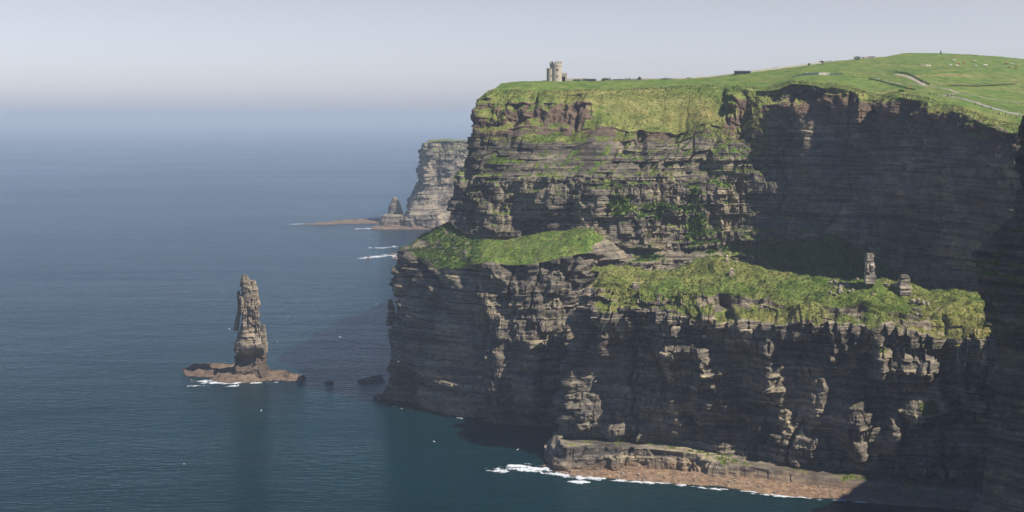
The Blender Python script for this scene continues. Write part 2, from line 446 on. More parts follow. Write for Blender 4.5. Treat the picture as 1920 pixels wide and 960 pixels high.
# ------------------------------------------------------------------ main cliffs and hill
def Yb(px, py): return PZ(px, py)[1]
def col_main():
    cols = []; w = lambda *a: np.array(a, dtype=float)
    cols.append([w(-30, 1000, -2), w(-28, 1000, 45), w(-20, 1000, 92), w(-5, 1000, 100), w(0, 1000, 140), w(5, 1000, 160), w(12, 1000, 178), w(22, 1005, 181), w(60, 1040, 180), w(200, 1400, 120)])
    def add(r0, r1, r2, r3, r4, r5, r6, r7, r8):
        cols.append([r0, r1, r2, r3, r4, r5, r6, r7, r8, r8 + w(r8[0] * 0.35, 380, -70)])
    y = Yb(705, 748); add(PZ(704, 748), P(727, 600, y + 4), P(757, 462, y + 12), P(853, 410, y + 26), P(861, 330, y + 33), P(884, 240, y + 43), P(912, 172, y + 58), P(935, 156, 830), P(960, 151, 850))
    y = Yb(790, 768); add(PZ(790, 768), P(795, 620, y + 4), P(800, 500, y + 16), P(872, 440, 752), P(888, 330, 760), P(925, 240, 770), P(950, 170, 795), P(965, 155, 825), P(985, 150, 850))
    y = Yb(875, 784); add(PZ(875, 784), P(875, 640, y + 4), P(878, 500, y + 15), P(896, 444, 744), P(920, 330, 752), P(970, 240, 764), P(990, 173, 790), P(998, 156, 815), P(1008, 150.5, 850))
    y = Yb(905, 788); add(PZ(905, 788), P(905, 640, y + 4), P(906, 492, y + 10), P(920, 447, 742), P(940, 330, 749), P(995, 240, 761), P(1010, 175, 788), P(1016, 156, 822), P(1024, 150.5, 850))
    y = Yb(925, 790); add(PZ(925, 790), P(925, 640, y + 5), P(925, 490, y + 11), P(960, 447, 737), P(978, 330, 744), P(1040, 240, 757), P(1052, 172, 787), P(1058, 157, 825), P(1062, 150.5, 860))
    y = Yb(985, 796); add(PZ(985, 796), P(985, 640, y + 5), P(1010, 489, y + 11), P(1042, 436, 727), P(1052, 330, 736), P(1110, 240, 752), P(1118, 170, 788), P(1120, 156, 828), P(1115, 150.5, 875))
    y = Yb(1045, 796); add(PZ(1045, 796), P(1050, 640, y + 5), P(1095, 468, y + 12), P(1110, 430, 716), P(1122, 330, 728), P(1180, 238, 748), P(1182, 170, 795), P(1182, 155, 832), P(1180, 149, 885))
    def back(px, Y0, r2, r3, r4, r5, r6, r7, r8): add(XZ(px, Y0, -2), XZ(px, Y0 + 4, 45), r2, r3, r4, r5, r6, r7, r8)
    back(1120, 695, P(1160, 484, 714), P(1165, 466, 720), P(1172, 330, 734), P(1235, 238, 754), P(1237, 166, 795), P(1240, 153, 836), P(1240, 148, 895))
    back(1200, 703, P(1230, 484, 722), P(1233, 468, 728), P(1240, 330, 742), P(1290, 240, 757), P(1290, 164, 792), P(1290, 151, 840), P(1290, 145.5, 905))
    back(1290, 715, P(1310, 484, 732), P(1312, 466, 737), P(1312, 330, 748), P(1345, 238, 760), P(1345, 162, 786), P(1345, 148, 842), P(1340, 142, 915))
    back(1390, 728, P(1385, 484, 742), P(1385, 466, 746), P(1382, 330, 754), P(1400, 228, 760), P(1396, 166, 775), P(1396, 145, 842), P(1395, 136, 925))
    back(1440, 735, P(1430, 484, 745), P(1430, 462, 748), P(1428, 320, 757), P(1436, 205, 763), P(1438, 168, 767), P(1446, 143, 850), P(1446, 129, 938))
    back(1500, 690, P(1500, 540, 705), P(1500, 452, 742), P(1500, 320, 747), P(1498, 200, 752), P(1495, 153, 753), P(1500, 138, 850), P(1502, 121, 950))
    back(1560, 670, P(1560, 545, 690), P(1560, 440, 726), P(1560, 320, 734), P(1560, 205, 740), P(1560, 161, 742), P(1565, 140, 850), P(1568, 113, 970))
    back(1640, 655, P(1640, 560, 680), P(1640, 478, 714), P(1640, 330, 720), P(1640, 222, 727), P(1640, 182, 730), P(1640, 150, 835), P(1628, 106, 1000))
    back(1720, 635, P(1720, 590, 655), P(1720, 530, 680), P(1720, 330, 687), P(1720, 226, 692), P(1720, 186, 695), P(1728, 152, 815), P(1700, 97.5, 1040))
    back(1790, 612, P(1790, 620, 630), P(1790, 575, 645), P(1790, 350, 651), P(1790, 246, 655), P(1790, 207, 658), P(1800, 165, 780), P(1775, 96.5, 1060))
    back(1850, 598, P(1850, 640, 612), P(1850, 600, 622), P(1850, 360, 627), P(1850, 266, 630), P(1850, 234, 632), P(1862, 178, 765), P(1850, 101, 1060))
    back(1888, 590, P(1888, 650, 600), P(1888, 610, 606), P(1888, 360, 611), P(1888, 276, 614), P(1886, 246, 618), P(1912, 188, 750), P(1920, 108, 1060))
    cols.append([w(294, 585, -2), w(295, 590, 40), w(296, 592, 60), w(297, 594, 70), w(298, 595, 120), w(300, 597, 150), w(302, 602, 161), P(2150, 200, 745), P(2110, 128, 1060), P(2110, 128, 1060) + w(120, 380, -70)])
    cols.append([w(385, 540, -2), w(386, 541, 40), w(387, 542, 60), w(388, 543, 70), w(390, 545, 120), w(391, 547, 150), w(393, 550, 160), w(520, 680, 172), w(760, 980, 195), w(900, 1400, 120)])
    return cols
cols = col_main()
cm = [6.0] + [None] * (len(cols) - 3) + [2.5]
G, us, vs = net(cols, [95, 80, 34, 100, 120, 55, 60, 60, 14], (1, 4), 0.5, cm)
G = gsmooth(G, 9, 0); G = gsmooth(G, 1.6, 1)
nu, nv = G.shape[:2]
N = normals(G)
if N[nu // 2, 5, 1] > 0: N = -N
px, py = proj(G)
mid = G[:, 300]; S1 = np.concatenate([[0], np.cumsum(np.linalg.norm(np.diff(mid[:, :2], axis=0), axis=1))])
S = np.repeat(S1[:, None], nv, 1); Z = G[..., 2]
V = np.repeat(vs[None], nu, 0); U = np.repeat(us[:, None], nv, 1)
steep = 1 - ss(N[..., 2], 0.25, 0.75)
topf = ss(V, 5.6, 6.3)                                # plateau and hill
slopef = ss(V, 4.85, 5.25) * (1 - topf)                # grassy shoulder
cove = ss(U, 11.7, 13.2)
R = rockd(S, Z, 1, 0.8)
bl = bumps(px, py, [(940, 700, 14, 95, 4.0), (1005, 660, 16, 60, 3.5), (985, 735, 45, 40, 3.5), (1055, 620, 12, 90, 2.5),
                    (935, 510, 26, 18, 3.0), (1130, 330, 30, 60, 3.2), (1240, 310, 60, 60, 1.5), (1180, 430, 60, 50, 2.0), (905, 620, 12, 40, -5), (1200, 200, 4, 60, -6),
                    (1205, 260, 7, 70, -5), (930, 300, 45, 18, 3.0), (1010, 262, 60, 12, 3.5), (1075, 262, 40, 12, 3.0), (940, 245, 50, 10, 2.5),
                    (1040, 205, 50, 16, 4.0), (960, 200, 30, 16, 3.0), (1090, 205, 25, 22, 4.0), (1000, 195, 10, 30, -4),
                    (885, 640, 20, 80, -4), (760, 560, 10, 120, 1.5),
                    (1375, 190, 26, 12, 5.0), (1440, 230, 30, 45, 3.0), (1395, 215, 10, 30, -5), (1620, 215, 10, 34, 5.5), (1500, 190, 14, 30, 4.5), (1560, 230, 30, 60, -5),
                    (1730, 210, 30, 16, 3.0), (1840, 235, 30, 6, 3)])
rug = 1 - ss(px, 1080, 1150) * (1 - ss(px, 1330, 1370))
rel = 1 - slopef * (0.9 - .9 * rug)
def bell(c, w): return np.exp(-((V - c) / w) ** 2)
lift = 5.5 * fbm(S / 24, 0 * S, 0 * S + 2, 4, 201) * bell(5, .42) * (1 - cove) + 3.5 * fbm(S / 18, 0 * S, 0 * S + 5, 4, 202) * bell(2, .3) + 3.0 * fbm(S / 12, 0 * S, 0 * S + 5, 4, 203) * bell(6, .25) * cove
G[..., 2] += lift; G[..., 1] -= .5 * lift
steep = np.maximum(steep, .9 * slopef * rug)
D = (R * rel + bl) * steep * (1 - topf) * (1 - 0.1 * cove)
# vegetated shoulder: lumpy ridges and gullies
gul = fbm(S / 14, Z / 14, 0 * S, 5, 71) * 4.5 - 2.4 * np.exp(-(np.abs(vn(S / 14 + .9 * fbm(S / 9, Z / 9, 0 * S, 2, 72), Z / 30, 0 * S, 77)) / .12) ** 2)
D = D + gul * slopef * (0.25 + 1.25 * rug)
Nh = N.copy(); Nh[..., 2] *= 0.25; Nh /= np.maximum(np.linalg.norm(Nh, axis=2, keepdims=True), 1e-6)
G = G + Nh * D[..., None]
# benches & hill roughness straight up
bench = ss(V, 1.95, 2.1) * (1 - ss(V, 2.9, 3.05)); bsteep = bench * (1 - ss(px, 890, 912))
G = G + Nh * (bsteep * (2.5 * fbm(S / 9, Z / 6, 0 * S, 4, 95) + 1.2 * fbm(S / 2.5, Z / 2, 0 * S, 3, 96)))[..., None]
up = topf * (1.2 * fbm(G[..., 0] / 28, G[..., 1] / 28, 0 * S, 4, 90) + .25 * fbm(G[..., 0] / 3, G[..., 1] / 3, 0 * S, 2, 91)) * ss(V, 5.8, 6.6)
up = up + bench * (2.0 * fbm(G[..., 0] / 12, G[..., 1] / 12, 0 * S, 4, 92) + 0.5 * fbm(G[..., 0] / 2, G[..., 1] / 2, 0 * S, 2, 93))
G[..., 2] += up * ss(Z, 5, 20)
G[..., 2] = np.where(V < 0.02, -3, G[..., 2])
N2 = normals(G)
if N2[nu // 2, 5, 1] > 0 and N2[nu // 2, -60, 2] < 0: N2 = -N2
if N2[nu // 2, -60, 2] < 0: N2 = -N2
ns = gsmooth(gsmooth(N2[..., 2], 1.5, 0), 1.0, 1)
ppx, ppy = proj(G)
nz1 = fbm(G[..., 0] / 9, G[..., 1] / 9, G[..., 2] / 5, 4, 40)
nz2 = fbm(G[..., 0] / 2.5, G[..., 1] / 2.5, G[..., 2] / 2, 2, 44)
zone = -0.75 + 0 * S
Vj = V + .45 * fbm(S / 17, Z / 40, 0 * S, 3, 47) * (V > 3.3) * (V < 5.9)
zone = np.where(V >= 2, 0.55 - 1.1 * ss(U, 7.0, 7.6) * (1 - ss(U, 10.5, 11.5)), zone)
zone = np.where(V >= 2.95, -0.30, zone); zone = np.where(Vj >= 4.1, -0.30 + 0 * zone, zone); zone = np.where(Vj >= 4.95, 0.12 - .40 * rug * (1 - ss(V, 5.5, 5.9)), zone)
zone = zone + topf * 2.0 - 0.25 * cove * (V < 5) * (V > 3)
patches = bumps(ppx, ppy, [(1160, 385, 22, 30, .75), (1240, 395, 45, 18, .85), (1305, 400, 20, 60, .8), (1215, 482, 36, 7, .9), (1145, 350, 20, 10, .3), (1330, 450, 40, 40, .4),
                           (1420, 500, 90, 60, .3), (1380, 270, 60, 100, .45), (1440, 250, 35, 60, .5), (1500, 470, 90, 50, .6), (1620, 500, 80, 60, .5), (940, 300, 50, 10, .4), (930, 215, 30, 30, .3), (1030, 262, 100, 10, .3), (960, 395, 70, 10, .35),
                           (1240, 200, 110, 34, 0.9), (1090, 190, 28, 26, -.45), (1060, 215, 30, 12, -.4), (1000, 180, 20, 16, -.3), (1540, 175, 60, 14, -.25), (1370, 200, 14, 20, .5), (1370, 230, 20, 14, -.6), (960, 172, 60, 5, .5),
                           (820, 466, 90, 46, -1.12), (1120, 470, 30, 14, -.5), (1880, 275, 30, 30, -.6), (720, 330, 40, 40, -.5)])  # first patch thins the turf to paint the left bench shoulder as shaded
lowgreen = bumps(ppx, ppy, [(790, 545, 26, 18, .35), (850, 520, 40, 16, .25)])
veg = ss(ns * 1.25 + zone + patches + lowgreen + .35 * nz1 + .25 * nz2, 0.35, 0.75)
veg = veg * (0.06 + .94 * ss(Z, 55, 72)) + lowgreen * .5
earth = np.clip(0 * bsteep + ss(V, 4.6, 5.0) * (1 - topf) * .9 + bumps(ppx, ppy, [(1090, 200, 50, 40, .6), (1380, 225, 40, 40, .5), (940, 200, 60, 40, .4)]), 0, 1)
dryv = ss(V, 4.2, 5.0) * (1 - ss(V, 5.8, 6.4)) * .42 + .12 * nz1 - bench * .12 + bumps(ppx, ppy, [(1230, 195, 80, 30, .18), (1130, 165, 120, 8, .12), (1830, 165, 150, 30, .12), (850, 455, 90, 50, .25), (1330, 205, 20, 20, .3), (1160, 400, 200, 60, -.5), (1240, 480, 90, 30, -.5)])
dryv = dryv + bumps(ppx, ppy, [(1790, 141, 60, 3.2, .9), (1710, 143, 32, 3.0, .8), (1770, 132, 26, 2.5, .6), (1900, 185, 120, 12, .12)])
finish('cliff', G, D, veg, earth, dryv, M['cliff'])['kind'] = 'structure'
scatter(G, N2, (veg > .55) * (V < 6.2) * (1 - .7 * slopef), 0.6, 0.55, 0, 1)
scatter(G, N2, bsteep * (px < 905) * (nz1 > -.25), 0.9, 0.9, 1, 12)  # dark plants imitate the shade on the left bench slope
scatter(G, N2, (veg > .5) * np.clip(patches, 0, 1) * (ppx > 1130) * (ppy > 330), 1.0, 1.4, 1, 2)
i0 = int(np.searchsorted(vs, 4.9)); add_bvh('hill', G[:, i0:], 3)
HILLV = G
add_bvh('wall', G[:, :i0:3], 3)

# ------------------------------------------------------------------ foreground spur
def col_spur():
    cols = []
    def c(px, yb, y1, y2, y3, y4, y5, crest, o=(3, 13, 12, 8, 6.5), dx=(0, 0, 0, 0, 0), dc=44, x6=None):
        ex = max(0, min(1, (px - 1180) / 560)) * 23; o = tuple(q + ex * (.4 if i == 0 else 1) for i, q in enumerate(o)); dc = dc + ex
        y = Yb(px, yb); b = PZ(px, yb); x6 = px if x6 is None else x6
        r = [b + np.array([0, 0, -2]), P(px + dx[0], y1, y + o[0]), P(px + dx[0], y1 - 9, y + o[1]), P(px + dx[1], y2, y + o[2]), P(px + dx[2], y3, y + o[3]), P(px + dx[3], y4, y + o[4]),
             P(px + dx[4], y5, y + o[4] + (dc - o[4]) * .42), P(x6, crest, y + dc)]
        r.append(r[-1] + np.array([4, 26, -7])); r.append(r[-1] + np.array([2, 14, -40])); q = r[-1] + np.array([2, 8, 0]); q[2] = -2; r.append(q)
        return r
    nose = c(1024, 868, 826, 700, 600, 552, 520, 503, (2, 24, 27, 27, 26), (20, 34, 50, 68, 90), 38, 1120)
    m = []
    for q in nose: m.append(np.array([q[0] + 5, nose[0][1] + 26, q[2] - (3 if q[2] > 60 else 0)]))
    cols.append(m); cols.append(nose)
    cols.append(c(1062, 882, 832, 700, 612, 574, 530, 500, (3, 31, 33, 30, 27), (3, 14, 32, 46, 64), 48, 1142))
    cols.append(c(1110, 880, 832, 700, 618, 572, 530, 501, (4, 26, 27, 24, 21), (0, 5, 16, 22, 38), 48, 1160))
    cols.append(c(1165, 878, 834, 700, 622, 566, 532, 503, (4, 20, 20, 18, 16), (0, 0, 10, 12, 18), 46, 1195))
    cols.append(c(1250, 882, 843, 730, 632, 582, 540, 506, (3, 13, 13, 11, 9)))
    cols.append(c(1290, 886, 846, 730, 636, 590, 540, 494, (3, 13, 13, 11, 7), dc=48))
    cols.append(c(1320, 889, 850, 730, 640, 594, 540, 480, (3, 13, 13, 11.5, 7), dc=50))
    cols.append(c(1400, 902, 872, 750, 642, 597, 550, 490, (2, 9, 12, 9.5, 6.5), dc=50))
    cols.append(c(1500, 915, 888, 760, 647, 603, 562, 516, (2, 5, 10, 7, 6)))
    cols.append(c(1580, 925, 895, 770, 652, 600, 565, 529, (2, 5, 9, 10, 8)))
    cols.append(c(1650, 933, 903, 780, 655, 610, 570, 526, (2, 5, 8, 9, 7)))
    cols.append(c(1740, 944, 912, 790, 665, 628, 585, 546, (2, 5, 8, 9, 7.5)))
    cols.append(c(1830, 953, 920, 800, 672, 632, 590, 545, (2, 5, 9, 7, 9)))
    cols.append(c(1950, 964, 930, 810, 682, 640, 600, 550))
    cols.append(c(2250, 990, 950, 830, 700, 650, 610, 555))
    return cols
cols = col_spur()
G, us, vs = net(cols, [24, 14, 70, 60, 36, 50, 60, 40, 30, 10], (4, 6), 0.36, [1.0] + [None] * (len(cols) - 4) + [0.8, 2.0])
G = gsmooth(G, 7, 0); G = gsmooth(G, 1.6, 1)
nu, nv = G.shape[:2]
N = normals(G)
if N[nu // 2, 290, 2] < 0: N = -N
px, py = proj(G)
seg = np.linalg.norm(np.diff(G[:, 30:260:20, :2], axis=0), axis=2); S1 = np.concatenate([[0], np.cumsum(seg.max(1) * .6 + seg.mean(1) * .4)])
S = np.repeat(S1[:, None], nv, 1); Z = G[..., 2]; V = np.repeat(vs[None], nu, 0); U = np.repeat(us[:, None], nv, 1)
steep = 1 - ss(N[..., 2], 0.3, 0.8)
R = rockd(S, Z, 5, 0.75) * 1.15
front = V < 7
bl = bumps(px, py, [(1290, 655, 38, 16, 5.0), (1255, 660, 18, 22, 3.5), (1325, 668, 22, 20, 4.5), (1345, 695, 20, 10, 3.5), (1268, 620, 16, 10, 3),
                    (1272, 750, 16, 26, 5.0), (1268, 800, 20, 26, 4), (1312, 785, 9, 22, 3.5),
                    (1440, 690, 14, 60, 3.0), (1600, 790, 34, 50, 6.5), (1610, 850, 16, 20, 5), (1690, 700, 44, 34, 6.0), (1650, 680, 12, 36, 4.5), (1740, 690, 16, 24, 4), (1720, 775, 28, 24, 5), (1680, 800, 14, 40, 4.5),
                    (1140, 590, 22, 24, 2.5), (1130, 640, 14, 30, 2.5), (1160, 810, 22, 18, 4), (1210, 815, 18, 18, 4.0), (1075, 700, 10, 50, 1.5),
                    (1195, 640, 20, 60, -3.5), (1230, 700, 20, 40, -2), (1390, 700, 26, 60, -4), (1500, 720, 30, 80, -3.5), (1780, 700, 14, 50, -6), (1420, 800, 60, 60, -3), (1540, 640, 18, 30, -3)])
grassy = ss(V, 4.95, 5.15)
# wall of pale blocks just under the turf
vb = V + .5 * (h2(np.floor((S + 4 * vn(S / 11, Z / 30, 0 * S, 301)) / 5.5), 0 * S, 302) - .5)
G[..., 2] += 3.2 * fbm(S / 17, 0 * S, 0 * S + 9, 4, 204) * np.exp(-((V - 5) / .45) ** 2)
blk = ss(vb, 3.9, 4.05) * (1 - ss(V, 4.92, 5.0))
Sw = S + 4 * vn(S / 11, Z / 30, 0 * S, 301)
Lb = np.floor((Z + .8 * vn(S / 40, 0 * S, 0 * S, 3)) / 5.2)
sw = (Sw / 5.5 + h1(Lb, 3) * 5) % 1
blkd = 1.2 * (0.5 - sw) * 1.2 + 2.0 * (h2(np.floor(Sw / 5.5 + h1(Lb, 3) * 5), Lb, 6) - .5) - 1.0 * np.exp(-(((S / 5.5 + h1(Lb, 3) * 5) % 1 - .5) / .47) ** 40 * 0 - (np.minimum(sw, 1 - sw) / .06) ** 2)
mid_ = ss(V, 4.9, 5.0) * (1 - ss(V, 5.6, 5.9)); steep = np.maximum(steep, .75 * mid_)
D = R * steep * (1 - grassy * .1) * (1 - blk * .6) + bl * 1.5 * steep * front + (blkd * 2.2 + 1.8) * blk
Nh = N.copy(); Nh[..., 2] *= 0.3; Nh /= np.maximum(np.linalg.norm(Nh, axis=2, keepdims=True), 1e-6)
G = G + Nh * D[..., None]
topg = ss(V, 5.1, 5.5) * (1 - ss(V, 8.2, 8.8))
up = topg * (3.4 * fbm(G[..., 0] / 15, G[..., 1] / 11, 0 * S, 4, 120) + 1.3 * fbm(G[..., 0] / 4.5, G[..., 1] / 4, 0 * S, 3, 124) + .6 * fbm(G[..., 0] / 2.4, G[..., 1] / 2.4, 0 * S, 3, 121))
# rocky steps breaking through the turf
stp = ss(fbm(G[..., 0] / 16, G[..., 1] / 9, 0 * S, 3, 130), .05, .3) * ss(V, 5.1, 5.4) * (1 - ss(V, 6.2, 6.8))
zz = G[..., 2]; q = 2.6; f = zz / q - np.floor(zz / q); up = up + stp * ((ss(f, .55, .95) - f) * q * .9)
G[..., 2] += up
G[..., 2] = np.where((V < 0.02) | (V > 9.98), -3, G[..., 2])
N2 = normals(G)
if N2[nu // 2, 290, 2] < 0: N2 = -N2
ns = gsmooth(gsmooth(N2[..., 2], 1.2, 0), 1.0, 1)
ppx, ppy = proj(G)
nz1 = fbm(G[..., 0] / 7, G[..., 1] / 7, G[..., 2] / 5, 4, 140); nz2 = fbm(G[..., 0] / 2, G[..., 1] / 2, G[..., 2] / 2, 2, 144)
zone = np.where(V < 4.0, -0.85, -0.35); Vj = V + .35 * fbm(S / 13, Z / 30, 0 * S, 3, 147) * (V < 6); zone = np.where(Vj >= 4.97, -0.08 + .7 * ss(Vj, 5.1, 5.9), zone); zone = np.where(V > 8.3, -.2, zone)
zone = zone + bumps(ppx, ppy, [(1092, 560, 24, 60, -1.2), (1370, 566, 130, 15, -.75), (1585, 585, 70, 16, -.6), (1700, 600, 50, 14, -.5), (1770, 575, 40, 10, -.6), (1400, 530, 50, 6, -.4), (1135, 580, 18, 16, .6), (1640, 600, 16, 30, .5), (1740, 650, 20, 14, .5), (1745, 768, 24, 14, 1.2), (1680, 655, 30, 6, .4), (1250, 580, 40, 16, .1), (1850, 700, 60, 70, .5)])
veg = ss(ns * 1.2 + zone + .85 * nz1 + .5 * nz2, 0.35, 0.75)
earth = np.clip((V > 4.97) * .75, 0, 1) * ss(nz2 + .3, 0, .5)
dryv = .26 + .42 * nz1 + (V > 4.9) * (1 - ss(V, 5.2, 6.2)) * .25
finish('headland', G, D, veg, earth, dryv, M['spur'])['kind'] = 'structure'
scatter(G, N2, (veg > .5) * (V < 7.6), 0.9, 0.42, 0, 3)
scatter(G, N2, (veg > .6) * (V < 7.6) * (nz1 > .05), 0.4, 0.55, 1, 4)
add_bvh('spur', G[:, 100:], 2)
add_bvh('spurface', G[:, :200:2], 2)

# ------------------------------------------------------------------ near cliff on the right
def col_near():
    w = lambda *a: np.array(a, dtype=float)
    def c(x, y, ox, oy, top=170, l=1.0):       # rim at (x, y); (ox, oy) unit vector out to sea
        o = w(ox, oy, 0); r = w(x, y, top)
        return [w(x, y, -2) + o * 20, w(x, y, 45) + o * 17, w(x, y, 88) + o * 14, w(x, y, 110) + o * 13, w(x, y, 119) + o * 16, w(x, y, 138) + o * 5, w(x, y, 155) + o * 2, r, r + w(30, 0, 2) - o * 15, r + w(150, 20, 8) - o * 60]
    cols = [c(385, 575, -.5, .86, 165), c(305, 568, -.6, .8, 167), c(291, 535, -.98, .2, 169), c(290, 487, -.98, .2, 170), c(240, 425, -.7, .7, 171)]
    n0 = [w(134, 377, -2), P(1824, 980, 379), P(1850, 800, 382), P(1862, 680, 384), P(1828, 560, 386), P(1816, 492, 386), P(1892, 405, 382), P(1899, 310, 380), P(1916, 165, 378)]
    n0 = [n0[0], n0[1], n0[3], n0[4], n0[5], n0[6], n0[7], n0[8]]
    n0 += [n0[-1] + w(12, 8, 2), n0[-1] + w(120, 40, 6)]
    cols.append(n0)
    n1 = [q + w(12, -16, 0) for q in n0]; n1[4] = n0[4] + w(14, -22, -3); n1[-2] = n0[-2] + w(6, 0, 0); n1[-1] = n0[-1] + w(6, -10, 0)
    cols.append(n1)
    n2 = [q + w(34, -34, 0) for q in n0]; n2[-1] = n0[-1] + w(20, -20, 0)
    cols.append(n2)
    n3 = [q + w(120, -45, 0) for q in n0]; cols.append(n3)
    n4 = [q + w(260, -45, 0) for q in n0]; cols.append(n4)
    return cols
cols = col_near()
G, us, vs = net(cols, [60, 50, 30, 20, 40, 40, 50, 14, 10], 5, 0.4, [2, 1.5, 1, .8, .6, None, None, 1.2, 3])
G = gsmooth(G, 5, 0); G = gsmooth(G, 1.5, 1)
nu, nv = G.shape[:2]; N = normals(G)
if N[nu // 2, -3, 2] < 0: N = -N
mid = G[:, 100]; S1 = np.concatenate([[0], np.cumsum(np.linalg.norm(np.diff(mid[:, :2], axis=0), axis=1))])
S = np.repeat(S1[:, None], nv, 1); Z = G[..., 2]; V = np.repeat(vs[None], nu, 0); U = np.repeat(us[:, None], nv, 1)
steep = 1 - ss(N[..., 2], 0.3, 0.8)
D = rockd(S, Z, 9, 0.35, 0.03, 1.1) * steep * (1 - ss(V, 7, 7.3))
D = D * (.45 + .55 * ss(V, 0.0, 3.0) * (1 - .5 * ss(V, 3.9, 4.5)))
Nh = N.copy(); Nh[..., 2] *= .3; Nh /= np.maximum(np.linalg.norm(Nh, axis=2, keepdims=True), 1e-6)
G = G + Nh * D[..., None]
G[..., 2] += (ss(V, 3.9, 4.2) * (1 - ss(V, 5, 5.2))) * 1.2 * fbm(G[..., 0] / 4, G[..., 1] / 4, 0 * S, 4, 150)
N2 = normals(G)
if N2[nu // 2, -3, 2] < 0: N2 = -N2
ns = gsmooth(N2[..., 2], 1.2, 0)
nz1 = fbm(G[..., 0] / 6, G[..., 1] / 6, G[..., 2] / 5, 4, 160)
zone = np.where(V < 3.8, -.75, .35); zone = np.where(V > 5.1, -.25, zone); zone = np.where(V > 7, 1.5, zone)
veg = ss(ns * 1.2 + zone + .5 * nz1, .3, .7)
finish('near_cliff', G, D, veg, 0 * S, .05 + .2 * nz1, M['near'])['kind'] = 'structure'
scatter(G, N2, (veg > .5) * (V < 7.2), 1.2, 0.5, 1, 5)

# ------------------------------------------------------------------ far headland and its rocks
def simple_cliff(name, cols, rown, step, mat, seed, big, veglim=0.5, vz=60, scale=1.0):
    G, us, vs = net(cols, rown, 1, step)
    G = gsmooth(G, 2.5, 0); G = gsmooth(G, 1.0, 1)
    nu, nv = G.shape[:2]; N = normals(G)
    if N[nu // 2, -2, 2] < 0: N = -N
    S1 = np.concatenate([[0], np.cumsum(np.linalg.norm(np.diff(G[:, nv // 3, :2], axis=0), axis=1))])
    S = np.repeat(S1[:, None], nv, 1); Z = G[..., 2]
    steep = 1 - ss(N[..., 2], .4, .9)
    D = rockd(S / scale, Z / scale, seed, big) * scale * steep
    Nh = N.copy(); Nh[..., 2] *= .3; Nh /= np.maximum(np.linalg.norm(Nh, axis=2, keepdims=True), 1e-6)
    G = G + Nh * D[..., None]
    G[..., 2] = np.where(Z < -1.5, -3, G[..., 2])
    N2 = normals(G)
    if N2[nu // 2, -2, 2] < 0: N2 = -N2
    nz1 = fbm(G[..., 0] / 14, G[..., 1] / 14, G[..., 2] / 10, 4, seed)
    veg = ss(N2[..., 2] + .4 * nz1, veglim + .1, veglim + .4) * ss(Z, vz, vz + 5)
    return finish(name, G, D, veg, 0 * S, .35 + 0 * S, mat)
YF = Yb(780, 429)
def fc(px, yb, rows, dz=0):
    y = Yb(px, yb); return [PZ(px, yb) + np.array([0, 0, -2])] + [P(a, b, y + d) for a, b, d in rows]
cols = []
cols.append([XZ(775, YF + 260, -2), XZ(775, YF + 260, 20), XZ(792, YF + 260, 60), XZ(798, YF + 260, 90), XZ(802, YF + 260, 115), XZ(806, YF + 265, 126), XZ(860, YF + 300, 128)])
cols.append(fc(759, 424, [(760, 404, 10), (768, 385, 30), (784, 350, 60), (788, 310, 75), (792, 272, 90), (812, 266, 140)]))
cols.append(fc(768, 427, [(768, 402, 5), (776, 378, 25), (796, 345, 52), (800, 310, 70), (800, 268, 85), (816, 264, 150)]))
cols.append(fc(785, 428, [(785, 405, 8), (790, 385, 30), (803, 318, 48), (805, 300, 66), (812, 265, 84), (822, 263, 150)]))
cols.append(fc(805, 428, [(805, 400, 10), (810, 380, 30), (815, 350, 62), (822, 300, 84), (825, 264, 100), (835, 262.5, 160)]))
cols.append(fc(825, 428, [(820, 405, 20), (825, 385, 45), (836, 345, 66), (838, 300, 78), (840, 264, 90), (848, 262.5, 150)]))
cols.append(fc(850, 427, [(850, 402, 40), (855, 385, 60), (852, 350, 82), (855, 300, 92), (858, 264, 98), (862, 262.5, 150)]))
cols.append(fc(900, 422, [(900, 402, 30), (905, 385, 60), (905, 350, 80), (905, 300, 90), (905, 264, 95), (908, 262.5, 150)]))
cols.append(fc(1100, 425, [(1100, 402, 30), (1100, 385, 60), (1100, 350, 80), (1100, 300, 90), (1100, 264, 95), (1100, 262.5, 150)]))
simple_cliff('far_headland', cols, [30, 40, 60, 60, 60, 8], 1.2, M['far'], 31, 0.5, .6, 100, 1.7)['kind'] = 'structure'

